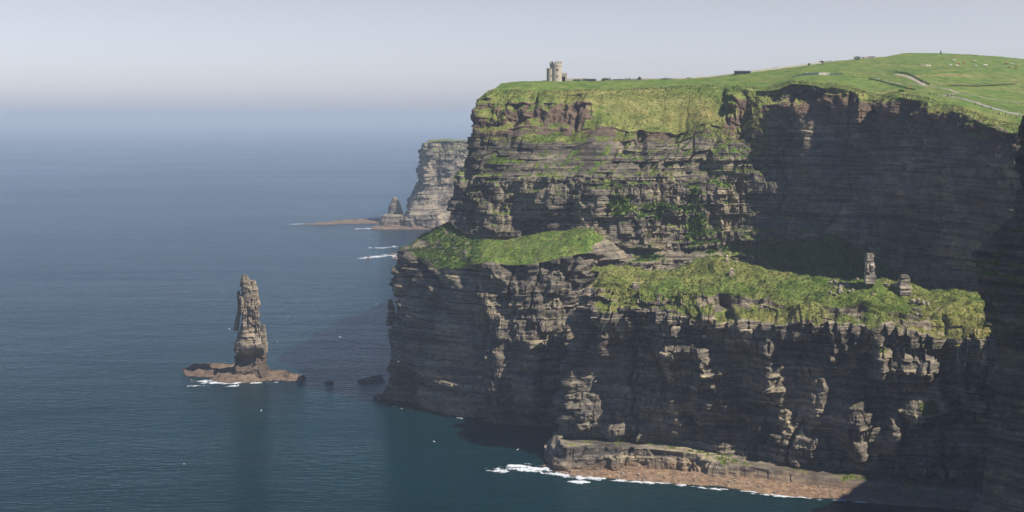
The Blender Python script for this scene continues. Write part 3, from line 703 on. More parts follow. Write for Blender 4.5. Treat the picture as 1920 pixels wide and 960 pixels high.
def blob(cx, prof, depth, Y, n, step_z, seed, amp, scale=1.0, taper=None, sharp=2.5):
    """closed rock: prof = [(py, left px, right px)], listed from the foot up"""
    pts = []
    py = np.array([p[0] for p in prof], float)
    zs = np.array([P(960, p[0], Y)[2] for p in prof]); l = np.array([XZ(p[1], Y, z)[0] for p, z in zip(prof, zs)]); r = np.array([XZ(p[2], Y, z)[0] for p, z in zip(prof, zs)])
    zz = np.arange(zs[0], zs[-1], step_z); zz = np.append(zz, zs[-1])
    L = np.interp(zz, zs, l); Rr = np.interp(zz, zs, r)
    th = np.linspace(0, 2 * math.pi, n, endpoint=False)
    ct, st = np.cos(th), np.sin(th); e = 2 / sharp
    sx = np.sign(ct) * np.abs(ct) ** e; sy = np.sign(st) * np.abs(st) ** e
    cxm = (L + Rr) / 2; hw = (Rr - L) / 2
    G = np.zeros((n, len(zz), 3))
    G[..., 0] = cxm[None] + hw[None] * sx[:, None]; G[..., 1] = Y + hw[None] * depth * sy[:, None]; G[..., 2] = zz[None]
    S = np.repeat((th * hw.mean() * 1.2)[:, None], len(zz), 1) / scale; Z = G[..., 2] / scale
    D = rockd(S, Z, seed, amp * .6) * amp * scale
    D = D * np.clip(hw[None] / hw.mean(), .25, 1)
    D = D - D[:, :].mean()
    # seam free: blend the displacement at the join (behind)
    k = np.exp(-((np.arange(n) - n + 1) / (n * .04)) ** 2)[:, None]; D = D * (1 - k) + D[:1] * k
    G[..., 0] += sx[:, None] * D; G[..., 1] += sy[:, None] * D
    return G
def blob_obj(name, G, mat, parent=None, veg=0.0):
    n, m = G.shape[:2]
    ring = np.roll(np.arange(n), -1)
    i = np.repeat(np.arange(n), m - 1); j = np.tile(np.arange(m - 1), n)
    f = np.stack([i * m + j, ring[i] * m + j, ring[i] * m + j + 1, i * m + j + 1], 1)
    V = G.reshape(-1, 3); top = G[:, -1].mean(0) + np.array([0, 0, .3]); V = np.vstack([V, top]); t = len(V) - 1
    cap = np.stack([np.arange(n) * m + m - 1, ring * m + m - 1, np.full(n, t), np.full(n, t)], 1)
    f = [tuple(q) for q in f.tolist()] + [(a, b, c) for a, b, c, _ in cap.tolist()]
    nz = fbm(V[:, 0] / 4, V[:, 1] / 4, V[:, 2] / 4, 3, 5)
    vg = np.clip(veg + nz * .3, 0, 1) if veg > 0 else 0 * nz
    return mesh_obj(name, V, f, mat, parent, False, dict(veg=vg, earth=(.5 if mat is M['lone'] else 0) + 0 * nz, dry=.5 + 0 * nz))

YS = Yb(475, 706)
st = empty('sea_stack', (float(PZ(475, 706)[0]), YS, 0))
tag(st, 'tall narrow sea stack of pale weathered layers rising alone from the low reef', 'sea stack')
g = blob(0, [(722, 430, 516), (700, 434, 508), (690, 438, 502), (676, 441, 499), (664, 441, 497), (656, 438, 500), (640, 437, 502), (628, 440, 498), (616, 445, 494), (600, 449, 490), (584, 451, 487), (566, 452, 486), (556, 452, 484), (548, 453, 482), (536, 453, 481), (527, 452, 480), (524, 452, 466), (519, 454, 463), (515, 456, 461)], 0.75, YS, 260, 0.33, 51, 0.85)
origin = Vector(st.location)
def rel(G, o=None):
    G = G.copy(); G -= np.array(st.location if o is None else o); return G
g[..., 0] = PZ(470, 706)[0] + (g[..., 0] - PZ(470, 706)[0]) * .93
zc = g[..., 2]; pxx, pyy = proj(g)
# undercut foot facing the viewer, pale columns above
cav = bumps(pxx, pyy, [(452, 676, 14, 14, -3.0), (490, 672, 12, 14, -2.6), (472, 590, 9, 22, 1.2), (455, 600, 4, 28, 1.0), (484, 585, 6, 25, .9), (464, 600, 1.6, 26, -1.2), (478, 610, 1.6, 26, -1.2)])
g[..., 1] -= np.where(g[..., 1] < YS, cav + bumps(pxx, pyy, [(470, 678, 34, 15, -3.5), (470, 645, 34, 10, 2.0), (494, 630, 9, 14, 1.5)]), 0)
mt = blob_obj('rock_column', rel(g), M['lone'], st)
g = blob(0, [(620, 437, 449), (600, 441, 450), (580, 444, 451), (565, 445.5, 450), (555, 445, 450), (548, 445.5, 449.5), (545, 446.5, 448.5)], 0.8, YS + 1, 40, 0.35, 55, 0.15)
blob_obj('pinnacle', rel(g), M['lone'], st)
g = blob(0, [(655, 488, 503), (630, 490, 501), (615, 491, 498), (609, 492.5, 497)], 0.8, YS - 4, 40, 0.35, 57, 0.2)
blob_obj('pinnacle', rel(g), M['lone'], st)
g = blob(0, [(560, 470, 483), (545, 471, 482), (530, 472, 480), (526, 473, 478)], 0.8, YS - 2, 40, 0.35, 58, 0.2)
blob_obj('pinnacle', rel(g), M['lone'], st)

def reef(name, poly, seed, hmax, n=(160, 60), mat=None, rim=4.0, warp=1.0):
    """low rock platform; poly = closed pixel outline at the waterline"""
    W = np.array([PZ(a, b)[:2] for a, b in poly]); lo = W.min(0) - 3; hi = W.max(0) + 3
    X, Y = np.meshgrid(np.linspace(lo[0], hi[0], n[0]), np.linspace(lo[1], hi[1], n[1]), indexing='ij')
    d = np.full(X.shape, 1e9); inside = np.zeros(X.shape, bool)
    for i in range(len(W)):
        a, b = W[i], W[(i + 1) % len(W)]; e = b - a
        tt = np.clip(((X - a[0]) * e[0] + (Y - a[1]) * e[1]) / (e @ e), 0, 1)
        d = np.minimum(d, np.hypot(X - a[0] - tt * e[0], Y - a[1] - tt * e[1]))
        c = ((a[1] > Y) != (b[1] > Y)) & (X < (b[0] - a[0]) * (Y - a[1]) / (b[1] - a[1] + 1e-12) + a[0]); inside ^= c
    sd = np.where(inside, d, -d) + warp * 2.2 * fbm(X / 7, Y / 7, 0 * X, 3, seed)
    L = fbm(X / 22, Y / 9, 0 * X, 3, seed + 3) * .5 + .55
    z = (.35 * ss(sd, 0, rim * .5) + .65 * ss(sd + 1.5 * fbm(X / 4, Y / 3, 0 * X, 3, seed + 30), rim * .6, rim * 1.2) * ss(fbm(X / 14, Y / 6, 0 * X, 3, seed + 31), -.15, .1)) * hmax * (L + .3)
    q = hmax / 5.0; z = np.where(sd > 0, np.floor(z / q + .5 * vn(X / 3, Y / 3, 0 * X, seed + 5)) * q + .35 * fbm(X / 2.5, Y / 2.5, 0 * X, 3, seed + 6), -1.0) + np.where(sd > 0, .25, np.maximum(sd * .6, -2))
    G = np.stack([X, Y, z], 2)
    keep = (z > -2.5)
    f = gridfaces(*n); kf = keep.ravel()[f].any(1)
    return mesh_obj(name, G.reshape(-1, 3), f[kf], mat or M['reef'], None, False, dict(veg=0 * z, earth=np.clip(.55 + .5 * fbm(X / 9, Y / 9, 0 * X, 2, seed + 9), 0, 1), dry=0 * z))
tag(reef('reef', [(340, 694), (365, 688), (400, 686), (440, 685), (505, 688), (510, 697), (545, 702), (580, 709), (560, 715), (510, 714), (470, 717), (430, 718), (385, 714), (405, 708), (350, 706)], 3, 4.2, (260, 90)), 'low brown tidal reef at the foot of the lone sea stack', 'reef')
tag(reef('rock', [(606, 716), (616, 714), (628, 717), (618, 720)], 8, .9, (30, 24), None, 1.5, .4), 'tiny dark rock awash between the stack reef and the big cliff', 'rock')
tag(reef('reef', [(668, 714), (690, 707), (716, 703), (722, 716), (700, 719), (672, 719)], 9, 1.0, (70, 50), None, 3, .7), 'low brown rock shelf touching the left foot of the middle cliff', 'reef')
tag(reef('rock', [(699, 745), (708, 738), (716, 740), (720, 750), (704, 751)], 10, 3.4, (40, 30), None, 2, .5), 'dark angular rock at the left waterline corner of the middle cliff', 'rock')
# wave-cut platform in front of the spur
o = reef('rock_shelf', [(1012, 872), (1040, 866), (1300, 880), (1400, 894), (1500, 908), (1600, 918), (1700, 930), (1850, 948), (1850, 958), (1700, 949), (1640, 944), (1575, 938), (1540, 934), (1500, 934), (1430, 926), (1340, 912), (1230, 905), (1150, 898), (1080, 893), (1040, 886)], 12, 1.4, (520, 110), M['shelf'], 3.0, .8)
SH = o; bpy.context.view_layer.update()
tag(o, 'long flat orange-brown rock shelf along the foot of the front headland', 'rock shelf')
tag(reef('rock_shelf', [(905, 786), (940, 786), (1040, 794), (1040, 799), (960, 796), (915, 792)], 14, 2.2, (160, 40), None, 2.0, .5), 'narrow reddish rock shelf at the foot of the middle cliff', 'rock shelf')
# far reef fingers
tag(reef('reef', [(560, 421), (600, 418.5), (640, 414), (700, 411), (745, 410), (760, 417), (715, 419), (650, 419.5), (600, 421.5)], 15, 2.2, (200, 60), None, 6, 2), 'long thin reef finger running left from the far headland', 'reef')
tag(reef('reef', [(690, 428), (740, 421), (830, 425), (838, 430), (760, 430), (700, 430)], 16, 3, (160, 50), None, 6, 2), 'brown tidal shelf under the far headland', 'reef')
for (a, b, w_) in ((752, 486, 8), (738, 477, 9), (690, 484, 6), (742, 484, 10)):
    tag(reef('rock', [(a - w_, b + 1), (a, b - 1.5), (a + w_, b), (a, b + 2)], 17 + a, 2.5, (30, 24), None, 2, .5), 'small wave-washed rock off the far side of the middle cliff', 'rock', 'rocks awash beyond the middle cliff')
YK = YF - 5
g = blob(0, [(428, 713, 762), (415, 714, 762), (408, 715, 762), (404, 718, 761), (402.5, 722, 760)], .6, Yb(738, 426) + 15, 120, 1.0, 61, 0.5, 1.5, sharp=5)
tag(blob_obj('rock', g, M['far']), 'square flat-topped rock block at the tip of the far headland', 'rock')
g = blob(0, [(407, 727, 757), (395, 728, 754), (385, 730, 751), (376, 734, 748), (371, 737, 744), (368.5, 739, 741)], .8, Yb(738, 426) + 70, 100, 1.0, 62, 0.4, 1.5)
tag(blob_obj('sea_stack', g, M['far']), 'small dark pointed sea stack beside the far headland', 'sea stack')
g = blob(0, [(430, 815, 826), (418, 816.5, 824), (410, 818.5, 821), (407, 819, 820.5)], .8, Yb(820, 430), 60, 1.0, 63, 0.3, 1.0)
tag(blob_obj('sea_stack', g, M['far']), 'slim dark rock needle in front of the far headland', 'sea stack')
g = blob(0, [(610, 723, 741), (592, 727, 742), (585, 728.5, 739), (575, 727, 739), (566, 727.5, 737), (562, 729, 735)], 1.0, Yb(720, 752) + 22, 60, .5, 64, 0.3)
tag(blob_obj('rock_pillar', g, M['cliff']), 'dark rock knob jutting from the left edge of the middle cliff', 'rock pillar')

# ------------------------------------------------------------------ rock pillars and boulders on the spur
def pillar(px, prof, seed, label, depth=.8, amp=.25, mat='pillar'):
    p = hit(px, prof[0][0] - 2, ('spur',)); Y = p[1] if p is not None else 600
    r = random.Random(seed); m = MB(); prof = [(prof[0][0] + 7, prof[0][1], prof[0][2])] + prof
    zs = [float(P(960, q[0], Y)[2]) for q in prof]; lx = [float(XZ(q[1], Y, z)[0]) for q, z in zip(prof, zs)]; rx = [float(XZ(q[2], Y, z)[0]) for q, z in zip(prof, zs)]
    z = zs[0]; o = [(lx[0] + rx[0]) / 2, Y, 0]; w0 = rx[0] - lx[0]
    while z < zs[-1] - .15:
        h = min(r.choice([.45, .8, 1.3, 2.0, 2.6]) * r.uniform(.8, 1.2) * max(.35, w0 / 4.6), zs[-1] - z + .05); zc = z + h / 2
        l, rr = np.interp(zc, zs, lx), np.interp(zc, zs, rx); w = rr - l; cut = r.random() < .55 and w > 1.2
        pieces = [(0, r.uniform(.35, .65)), None] if cut else [(0, 1)]
        if cut: pieces[1] = (pieces[0][1] - .02, 1)
        for a, b in pieces:
            x0, x1 = l + w * a + r.uniform(-.1, .1) * w, l + w * b + r.uniform(-.12, .06) * w; d = w * depth / 2 * r.uniform(.8, 1.15); dy = r.uniform(-.08, .08) * w
            j = .09 * w
            m.add([(x + r.uniform(-j, j), Y + y + dy + r.uniform(-j, j), zz + r.uniform(-.1, .1) * h) for zz in (z - .12, z + h) for x, y in ((x0, -d), (x1, -d), (x1, d), (x0, d))],
                  [(0, 3, 2, 1), (4, 5, 6, 7), (0, 1, 5, 4), (1, 2, 6, 5), (2, 3, 7, 6), (3, 0, 4, 7)])
        z += h
    ob = m.build('rock_pillar', M[mat]); return tag(ob, label, 'rock pillar')
pillar(1632, [(524, 1623, 1642), (515, 1624, 1640), (505, 1623, 1640), (498, 1624, 1640), (493, 1622, 1640), (489, 1624, 1637), (482, 1622, 1639), (478, 1623, 1639), (475, 1628, 1636)], 71, 'tallest layered rock pillar on the crest of the front headland')
pillar(1695, [(546, 1686, 1706), (535, 1687, 1705), (525, 1687, 1704), (518, 1688, 1704), (516, 1689, 1703)], 72, 'stubby square rock pillar on the headland crest right of the tall one')
pillar(1363, [(492, 1360, 1367), (487, 1361, 1366), (482, 1361.5, 1365), (478, 1362, 1364)], 73, 'tiny rock post on the highest hump of the front headland', 1.0, .1)
pillar(1370, [(516, 1367, 1377), (508, 1368, 1376), (503, 1370, 1374)], 74, 'small pale standing stone in the turf below the highest hump', .7, .12)
pillar(1192, [(540, 1186, 1198), (532, 1187, 1197), (529, 1189, 1195)], 75, 'small square stone at the turf edge near the left end of the headland', .8, .12)

def boulder_mesh(seed):
    r = random.Random(seed); m = MB()
    nlat, nlon = 7, 11; v = []
    for i in range(nlat + 1):
        ph = math.pi * i / nlat - math.pi / 2
        for k in range(nlon):
            th = 2 * math.pi * k / nlon
            q = Vector((math.cos(ph) * math.cos(th), math.cos(ph) * math.sin(th), math.sin(ph)))
            s = 1 / max(abs(q.x), abs(q.y), abs(q.z)) ** .7
            nn = float(vn(np.array(q.x * 1.6 + seed), np.array(q.y * 1.6), np.array(q.z * 1.6), seed))
            v.append(tuple(q * s * (.62 + .18 * nn)))
    f = [(i * nlon + k, i * nlon + (k + 1) % nlon, (i + 1) * nlon + (k + 1) % nlon, (i + 1) * nlon + k) for i in range(nlat) for k in range(nlon)]
    o = mesh_obj('boulder', v, f, M['boulder'], None, False)
    return o
bm = [boulder_mesh(s) for s in (1, 2, 3)]; used = [False] * 3
def boulder(px, py, wpx, hpx, label, group, names=('spur',)):
    p = hit(px, py + hpx * .4, names)
    if p is None: return
    k = random.randrange(3)
    if used[k]: o = bm[k].copy(); C.objects.link(o)
    else: o = bm[k]; used[k] = True
    s = p[1] / F; o.location = (p[0], p[1], p[2] + hpx * s * .28)
    o.scale = (wpx * s * .62, wpx * s * .6, hpx * s * .62); o.rotation_euler = (random.uniform(-.3, .3), random.uniform(-.3, .3), random.uniform(0, 6))
    tag(o, label, 'boulder', group)
r = random.Random(3)
for k in range(26):
    a, b = r.gauss(0, 1), r.gauss(0, 1)
    boulder(1577 + a * 12 - b * 3, 538 + b * 8, r.uniform(5, 9), r.uniform(4, 7), 'pale boulder in the jumbled heap left of the tall rock pillar', 'boulders heaped left of the tall pillar')
for (a, b, w_, h_) in ((1712, 564, 10, 13), (1722, 563, 9, 14), (1731, 565, 7, 12), (1739, 568, 8, 9), (1716, 578, 8, 7), (1724, 580, 8, 7), (1719, 588, 7, 5), (1727, 589, 6, 5), (1710, 583, 5, 5)):
    boulder(a, b, w_, h_, 'ochre-streaked boulder in the block group below the stubby pillar', 'boulders below the stubby pillar')
boulder(1681, 533, 9, 12, 'lone rounded boulder just left of the stubby square pillar', 'loose boulders on the crest')
boulder(1662, 532, 12, 5, 'flat slab boulder on the crest between the two pillars', 'loose boulders on the crest')
boulder(1636, 551, 9, 5, 'dark little boulder in the turf right below the tall pillar', 'loose boulders on the crest')

HB['shore'] = BVHTree.FromObject(SH, bpy.context.evaluated_depsgraph_get())
for k in range(34):
    a = r.uniform(1060, 1640); t_ = (a - 1060) / 580
    boulder(a, 876 + t_ * 50 + r.uniform(-4, 12), r.uniform(3, 7), r.uniform(2.5, 5), 'fallen block lying on the orange-brown rock shelf', 'fallen blocks on the rock shelf', ('shore',))

# ------------------------------------------------------------------ vegetation clumps (one countless mass)
def build_tufts():
    for kind, name, mat, lab in ((0, 'grass', 'tuft', 'coarse green and straw coloured grass clumps on ledges and turf'), (1, 'undergrowth', 'tuft_green', 'dark green leafy plants on cliff ledges, also standing in for shade on the left bench')):
        Pp = [t for t in tufts if t[3] == kind]
        if not Pp: continue
        p = np.concatenate([t[0] for t in Pp]); n = np.concatenate([t[1] for t in Pp]); s = np.concatenate([t[2] for t in Pp])
        K = len(p); print('tufts', name, K)
        r = np.random.default_rng(kind + 50); NB = 5
        V = np.zeros((K, NB, 3, 3)); th0 = r.uniform(0, 6.28, K)
        dirv = n * .5 + np.array([0, 0, .8])
        rnd = np.zeros((K, NB, 3)) + r.random((K, 1, 1)) * .7 + r.random((K, NB, 1)) * .3
        for b in range(NB):
            th = th0 + b * 2.5; o = np.stack([np.cos(th), np.sin(th), 0 * th], 1)
            side = np.stack([-np.sin(th), np.cos(th), 0 * th], 1)
            w = (s * .28)[:, None]; base = p + o * (s * .25)[:, None] - np.array([0, 0, .1])
            V[:, b, 0] = base - side * w; V[:, b, 1] = base + side * w
            V[:, b, 2] = base + dirv * (s * r.uniform(.6, 1.1, K))[:, None] + o * (s * r.uniform(.1, .7, K))[:, None]
        f = np.arange(K * NB * 3).reshape(-1, 3)
        o = mesh_obj(name, V.reshape(-1, 3), f, M[mat], None, False, dict(rnd=rnd))
        tag(o, lab, 'grass', kind='stuff')
build_tufts()

# ------------------------------------------------------------------ foam
def foam(name, pts, label, seed, thr=0.0, z=.12, n=None):
    """pts = [(px, py, half width in metres)]"""
    W = np.array([np.append(PZ(a, b)[:2], c * 1.25) for a, b, c in pts]); L = np.concatenate([[0], np.cumsum(np.linalg.norm(np.diff(W[:, :2], axis=0), axis=1))])
    cell = .3 if L[-1] < 120 else .6
    m = max(8, int(L[-1] / cell)); s = np.linspace(0, L[-1], m); Q = np.stack([np.interp(s, L, W[:, k]) for k in range(3)], 1)
    Q[:, :2] = gsmooth(Q[:, :2], 6, 0)
    tg = np.gradient(Q[:, :2], axis=0); tg /= np.linalg.norm(tg, axis=1, keepdims=True); nr = np.stack([-tg[:, 1], tg[:, 0]], 1)
    k = max(6, int(W[:, 2].max() * 2 / cell)); v = np.linspace(-1, 1, k)
    X = Q[:, None, 0] + nr[:, None, 0] * v[None] * Q[:, None, 2]; Y = Q[:, None, 1] + nr[:, None, 1] * v[None] * Q[:, None, 2]
    a = fbm(X / 3.5, Y / 2.6, 0 * X, 5, seed) * .9 + .5 * vn(X / 10, Y / 8, 0 * X, seed + 4)
    rdg = 1 - np.abs(fbm(X / 1.8, Y / 1.5, 0 * X, 3, seed + 9)) * 3.2
    den = a + .5 * (1 - np.abs(v[None]) ** 1.5) - .30 - thr + .22 * rdg
    den = np.clip(den * 2.0, 0, 1)
    Z = z + .45 * np.clip(a, 0, 1) * (den > .3)
    f = gridfaces(m, k); kf = (den.ravel()[f] > .04).any(1)
    f = f[kf]
    if not len(f): return
    used_v, inv = np.unique(f.ravel(), return_inverse=True)
    o = mesh_obj(name, np.stack([X, Y, Z], 2).reshape(-1, 3)[used_v], inv.reshape(-1, 4), M['foam'], None, True, dict(den=den.ravel()[used_v]))
    tag(o, label, 'foam', kind='stuff')
foam('foam', [(908, 878, .5), (918, 882, 3.5), (940, 884, 3.5), (960, 878, 5), (990, 878, 6), (1010, 880, 5), (1040, 888, 4), (1080, 896, 3), (1130, 901, 1)], 'bright breaking surf at the tip of the front headland', 1, -.12)
foam('foam', [(1060, 904, .4), (1085, 906, 3), (1110, 905, .4)], 'small loose foam patch off the front headland', 2, 0)
foam('foam', [(1150, 899, .5), (1200, 904, 1.6), (1230, 907, 3), (1275, 910, 3.5), (1290, 911, .5)], 'white surf line along the orange shelf', 3, 0)
foam('foam', [(1290, 912, .4), (1350, 917, .8), (1420, 924, .8), (1460, 930, 1.0), (1530, 936, .5)], 'thin broken foam edge along the right part of the shelf', 4, .02)
foam('foam', [(1425, 911, .4), (1450, 912, 1.5), (1470, 913, .4)], 'foam washing behind the orange shelf', 5, 0)
foam('foam', [(1505, 921, .4), (1520, 926, 2.5), (1535, 928, .6)], 'splash of foam in a gap in the shelf', 6, 0)
foam('foam', [(350, 711, 1), (365, 715, 4), (390, 717, 5), (430, 719, 3.5), (480, 719, 1.5), (520, 717, 1.5), (565, 719, 1)], 'foam spilling round the reef of the lone stack', 7, .05)
foam('foam', [(350, 724, 2), (400, 725, 5), (450, 724, 2)], 'thin scattered foam in front of the stack reef', 8, .33)
foam('foam', [(955, 793, .3), (966, 794, 1.2), (975, 794, .3)], 'small wave breaking at the middle cliff foot', 9, -.1)
foam('foam', [(1000, 794, .3), (1018, 792, 1.6), (1032, 794, .3)], 'second wave breaking under the middle cliff next to the headland', 10, -.1)
foam('foam', [(715, 757, .3), (760, 768, .9), (820, 777, .9), (880, 788, .3)], 'thin wash of foam along the dark foot of the middle cliff', 18, .12)
foam('foam', [(905, 789, .3), (950, 795, 1.3), (1000, 797, 1.3), (1040, 797, .4)], 'wash of foam along the reddish shelf of the middle cliff', 19, .05)
foam('foam', [(1040, 889, .4), (1150, 901, 1.6), (1300, 913, 1.4), (1450, 930, 1.6), (1560, 938, 1.4), (1650, 946, .4)], 'long broken surf line along the front shelf', 20, .08)
foam('foam', [(540, 420.5, 2), (580, 420.5, 6), (605, 417.5, 5)], 'surf at the tip of the long far reef', 11, -.2)
foam('foam', [(672, 412, 3), (690, 410.5, 7), (716, 408, 10), (725, 406, 8)], 'white breaker behind the far reef', 12, -.5)
foam('foam', [(665, 430, 2), (690, 428.5, 6), (730, 427.5, 6), (735, 428, 3)], 'white surf under the far square rock', 13, -.25)
foam('foam', [(775, 427, 2), (790, 428, 5), (815, 429.5, 4)], 'white surf under the far headland', 14, -.25)
foam('foam', [(670, 486, 3), (700, 482, 10), (735, 478, 12), (760, 484, 10)], 'pale churned foam among rocks beyond the middle cliff', 15, -.05)
foam('foam', [(690, 465, 2), (715, 465, 6), (745, 462, 6)], 'thin foam streaks beyond the middle cliff', 16, 0.0)
foam('foam', [(300, 548, 1), (330, 547, 2), (360, 548, 1)], 'faint sparkle of foam far out on the left', 17, .35)

# ------------------------------------------------------------------ watchtower
def hp(px, py):
    q = hit(px, py, ('hill',)); 
    k = 0
    while q is None and k < 12: k += 1; py += 1; q = hit(px, py, ('hill',))
    return q
def tower():
    p = hp(1042, 151.5); s = p[1] / F; ground = p[2]
    rt = empty('watchtower', (float(p[0]), float(p[1]), float(ground)))
    tag(rt, 'round pale stone watchtower with battlements and lower turrets on the cliff top', 'tower')
    base = -1.0; top = (151 - 119) * s; R = 10.8 * s
    MB().lathe([(R, base), (R * .985, top - 2.2), (R * 1.0, top - 2.1), (R * 1.05, top - 1.6), (R * 1.05, top - .2)], 40).build('tower_wall', M['stone'], rt, False)
    n = 10
    for k in range(n):
        m = MB()
        a0 = 2 * math.pi * (k + .22) / n; a1 = 2 * math.pi * (k + .78) / n
        seg = 4; v = []; 
        for q in range(seg + 1):
            a = a0 + (a1 - a0) * q / seg
            for rr in (R * .86, R * 1.06):
                for z in (top - .25, top + 1.15): v.append((rr * math.cos(a), rr * math.sin(a), z))
        f = []
        for q in range(seg):
            b = q * 4; f += [(b, b + 4, b + 5, b + 1), (b + 2, b + 3, b + 7, b + 6), (b + 1, b + 5, b + 7, b + 3), (b, b + 2, b + 6, b + 4)]
        f += [(0, 1, 3, 2), (seg * 4, seg * 4 + 2, seg * 4 + 3, seg * 4 + 1)]
        m.add(v, f)
        m.build('battlement', M['stone'], rt)
    # stair turret left, lower
    r2 = 5.8 * s; t2 = (151 - 128.5) * s
    tw = MB().lathe([(r2, base), (r2 * .98, t2 - .5), (r2 * 1.06, t2 - .4), (r2 * 1.06, t2)], 28, -11.3 * s, -1.5).build('stair_turret', M['stone'], rt)
    def win(ang, r, z, w, h, cx=0, cy=0, par=rt):
        x, y = cx + r * math.sin(ang), cy - r * math.cos(ang)
        fr = MB(); 
        def bx(m_, dx0, dx1, z0, z1, d0, d1):
            c, s_ = math.cos(ang), math.sin(ang); v = []
            for zz in (z0, z1):
                for a, b in ((dx0, d0), (dx1, d0), (dx1, d1), (dx0, d1)): v.append((x + a * c + b * s_, y + a * s_ - b * c, zz))
            m_.add(v, [(0, 3, 2, 1), (4, 5, 6, 7), (0, 1, 5, 4), (1, 2, 6, 5), (2, 3, 7, 6), (3, 0, 4, 7)])
        bx(fr, -w / 2 - .15, -w / 2, z - h / 2, z + h / 2, -.3, .12); bx(fr, w / 2, w / 2 + .15, z - h / 2, z + h / 2, -.3, .12)
        bx(fr, -w / 2 - .2, w / 2 + .2, z + h / 2, z + h / 2 + .22, -.3, .2)
        wn = fr.build('window', M['stone'], par)
        g_ = MB(); bx(g_, -w / 2, w / 2, z - h / 2, z + h / 2, -.3, .05); g_.build('pane', M['darkglass'], wn)
    win(.25, R, (151 - 131) * s, 1.0, 1.1); win(.25, R, (151 - 143) * s, .6, 1.1)
    win(.55, r2, (151 - 142) * s, .5, .8, -11.3 * s, -1.5)
    # gate wing on the right with small battlements and a doorway
    g0, g1 = 9 * s, 20.5 * s; gt = (151 - 138.5) * s
    wg = MB(); wg.box(g0, -1.0, base, g0 + 1.3 * s * 2, 1.4, gt); wg.box(g1 - 3.2 * s, -1.0, base, g1, 1.4, gt); wg.box(g0 + 2.6 * s, -.95, gt * .62, g1 - 3.2 * s, 1.35, gt - .01)
    wing = wg.build('gate_wing', M['stone'], rt)
    for q in range(3):
        mb = MB(); a = g0 + .3 + (g1 - g0 - 1.1) * q / 2; mb.box(a, -1.1, gt + .003, a + .85, 1.5, gt + .85)
        mb.build('battlement', M['stone'], wing)
    MB().box(g0 + 2.62 * s, -.5, base, g1 - 3.22 * s, .3, gt * .6).build('door', M['darkglass'], wing)
tower()

# ------------------------------------------------------------------ draped strips, walls and fences on the hill
def drape(pts, step=6.0):
    out = []
    for i in range(len(pts) - 1):
        (a, b), (c, d) = pts[i][:2], pts[i + 1][:2]; n = max(1, int(math.hypot(c - a, d - b) / step))
        for k in range(n):
            q = hp(a + (c - a) * k / n, b + (d - b) * k / n)
            if q is not None: out.append(q)
    q = hp(*pts[-1][:2])
    if q is not None: out.append(q)
    return np.array(out)
def ground(x, y, z0=400):
    r = HB['hill'].ray_cast(Vector((x, y, z0)), Vector((0, 0, -1)))
    return r[0][2] if r[0] is not None else None
def smooth_path(Q, k=6):
    if len(Q) < 8: return Q
    E = Q[[0, -1]].copy(); Q = gsmooth(Q, k, 0); Q[[0, -1]] = E
    for q in Q:
        g_ = ground(q[0], q[1])
        if g_ is not None: q[2] = g_
    return Q
def resample(Q, st):
    L = np.concatenate([[0], np.cumsum(np.linalg.norm(np.diff(Q[:, :2], axis=0), axis=1))]); m = max(3, int(L[-1] / st))
    s = np.linspace(0, L[-1], m); return np.stack([np.interp(s, L, Q[:, k]) for k in range(3)], 1)
def path(name, pts, w0, w1, mat, lift=.12):
    Q = resample(drape(pts), 1.5); Q[:, :2] = gsmooth(Q[:, :2], 2, 0)
    tg = np.gradient(Q[:, :2], axis=0); tg /= np.maximum(np.linalg.norm(tg, axis=1, keepdims=True), 1e-6); nr = np.stack([-tg[:, 1], tg[:, 0]], 1)
    K = 5; V = []
    for i in range(len(Q)):
        w = w0 + (w1 - w0) * i / (len(Q) - 1)
        for k in range(K):
            x, y = Q[i, :2] + nr[i] * (k / (K - 1) - .5) * w; g_ = ground(x, y)
            V.append((x, y, (g_ if g_ is not None else Q[i, 2]) + lift))
    o = mesh_obj(name, V, gridfaces(len(Q), K), mat, None, True); tag(o, kind='structure'); return Q
path('path', [(1918, 216), (1890, 211), (1860, 203), (1832, 193), (1800, 184), (1775, 180)], 5.0, 3.0, M['paving'])
path('path', [(1768, 181), (1785, 176.5), (1797, 175.5), (1820, 178), (1850, 184), (1885, 191), (1918, 194)], 1.6, 1.4, M['gravel'])
path('path', [(1797, 175), (1775, 167), (1745, 162.5), (1715, 159.5), (1680, 156.5), (1655, 152)], 2.4, 1.6, M['gravel'])
path('path', [(1735, 161.5), (1722, 153), (1705, 145), (1680, 139)], 3.0, 4.0, M['gravel'])
path('path', [(1080, 151), (1130, 150.5), (1180, 150), (1220, 150)], 1.4, 1.2, M['gravel'])
path('path', [(1885, 117.5), (1905, 119.5), (1918, 122)], 1.4, 1.2, M['gravel'])

def wall(pts, h, th, label, mat='wallstone', rough=.12, seg=1.2, name='stone_wall', cat='wall'):
    Q = smooth_path(resample(drape(pts, 4), seg), 10)
    m = MB()
    for i in range(len(Q) - 1):
        a, b = Q[i], Q[i + 1]; d = (b - a)[:2]; L = np.linalg.norm(d)
        if L < 1e-3: continue
        n = np.array([-d[1], d[0]]) / L * th / 2; hh = h * (1 + random.uniform(-rough, rough)); e = (b - a)[:2] * .02
        v = [(a[0] - n[0], a[1] - n[1], a[2] - .4), (b[0] - n[0] - e[0], b[1] - n[1] - e[1], b[2] - .4), (b[0] + n[0] - e[0], b[1] + n[1] - e[1], b[2] - .4), (a[0] + n[0], a[1] + n[1], a[2] - .4)]
        v += [(q[0], q[1], q[2] + .4 + hh * (1 + random.uniform(-.08, .08))) for q in v]
        m.add(v, [(0, 3, 2, 1), (4, 5, 6, 7), (0, 1, 5, 4), (1, 2, 6, 5), (2, 3, 7, 6), (3, 0, 4, 7)])
    o = m.build(name, M[mat]); tag(o, label, cat); return o
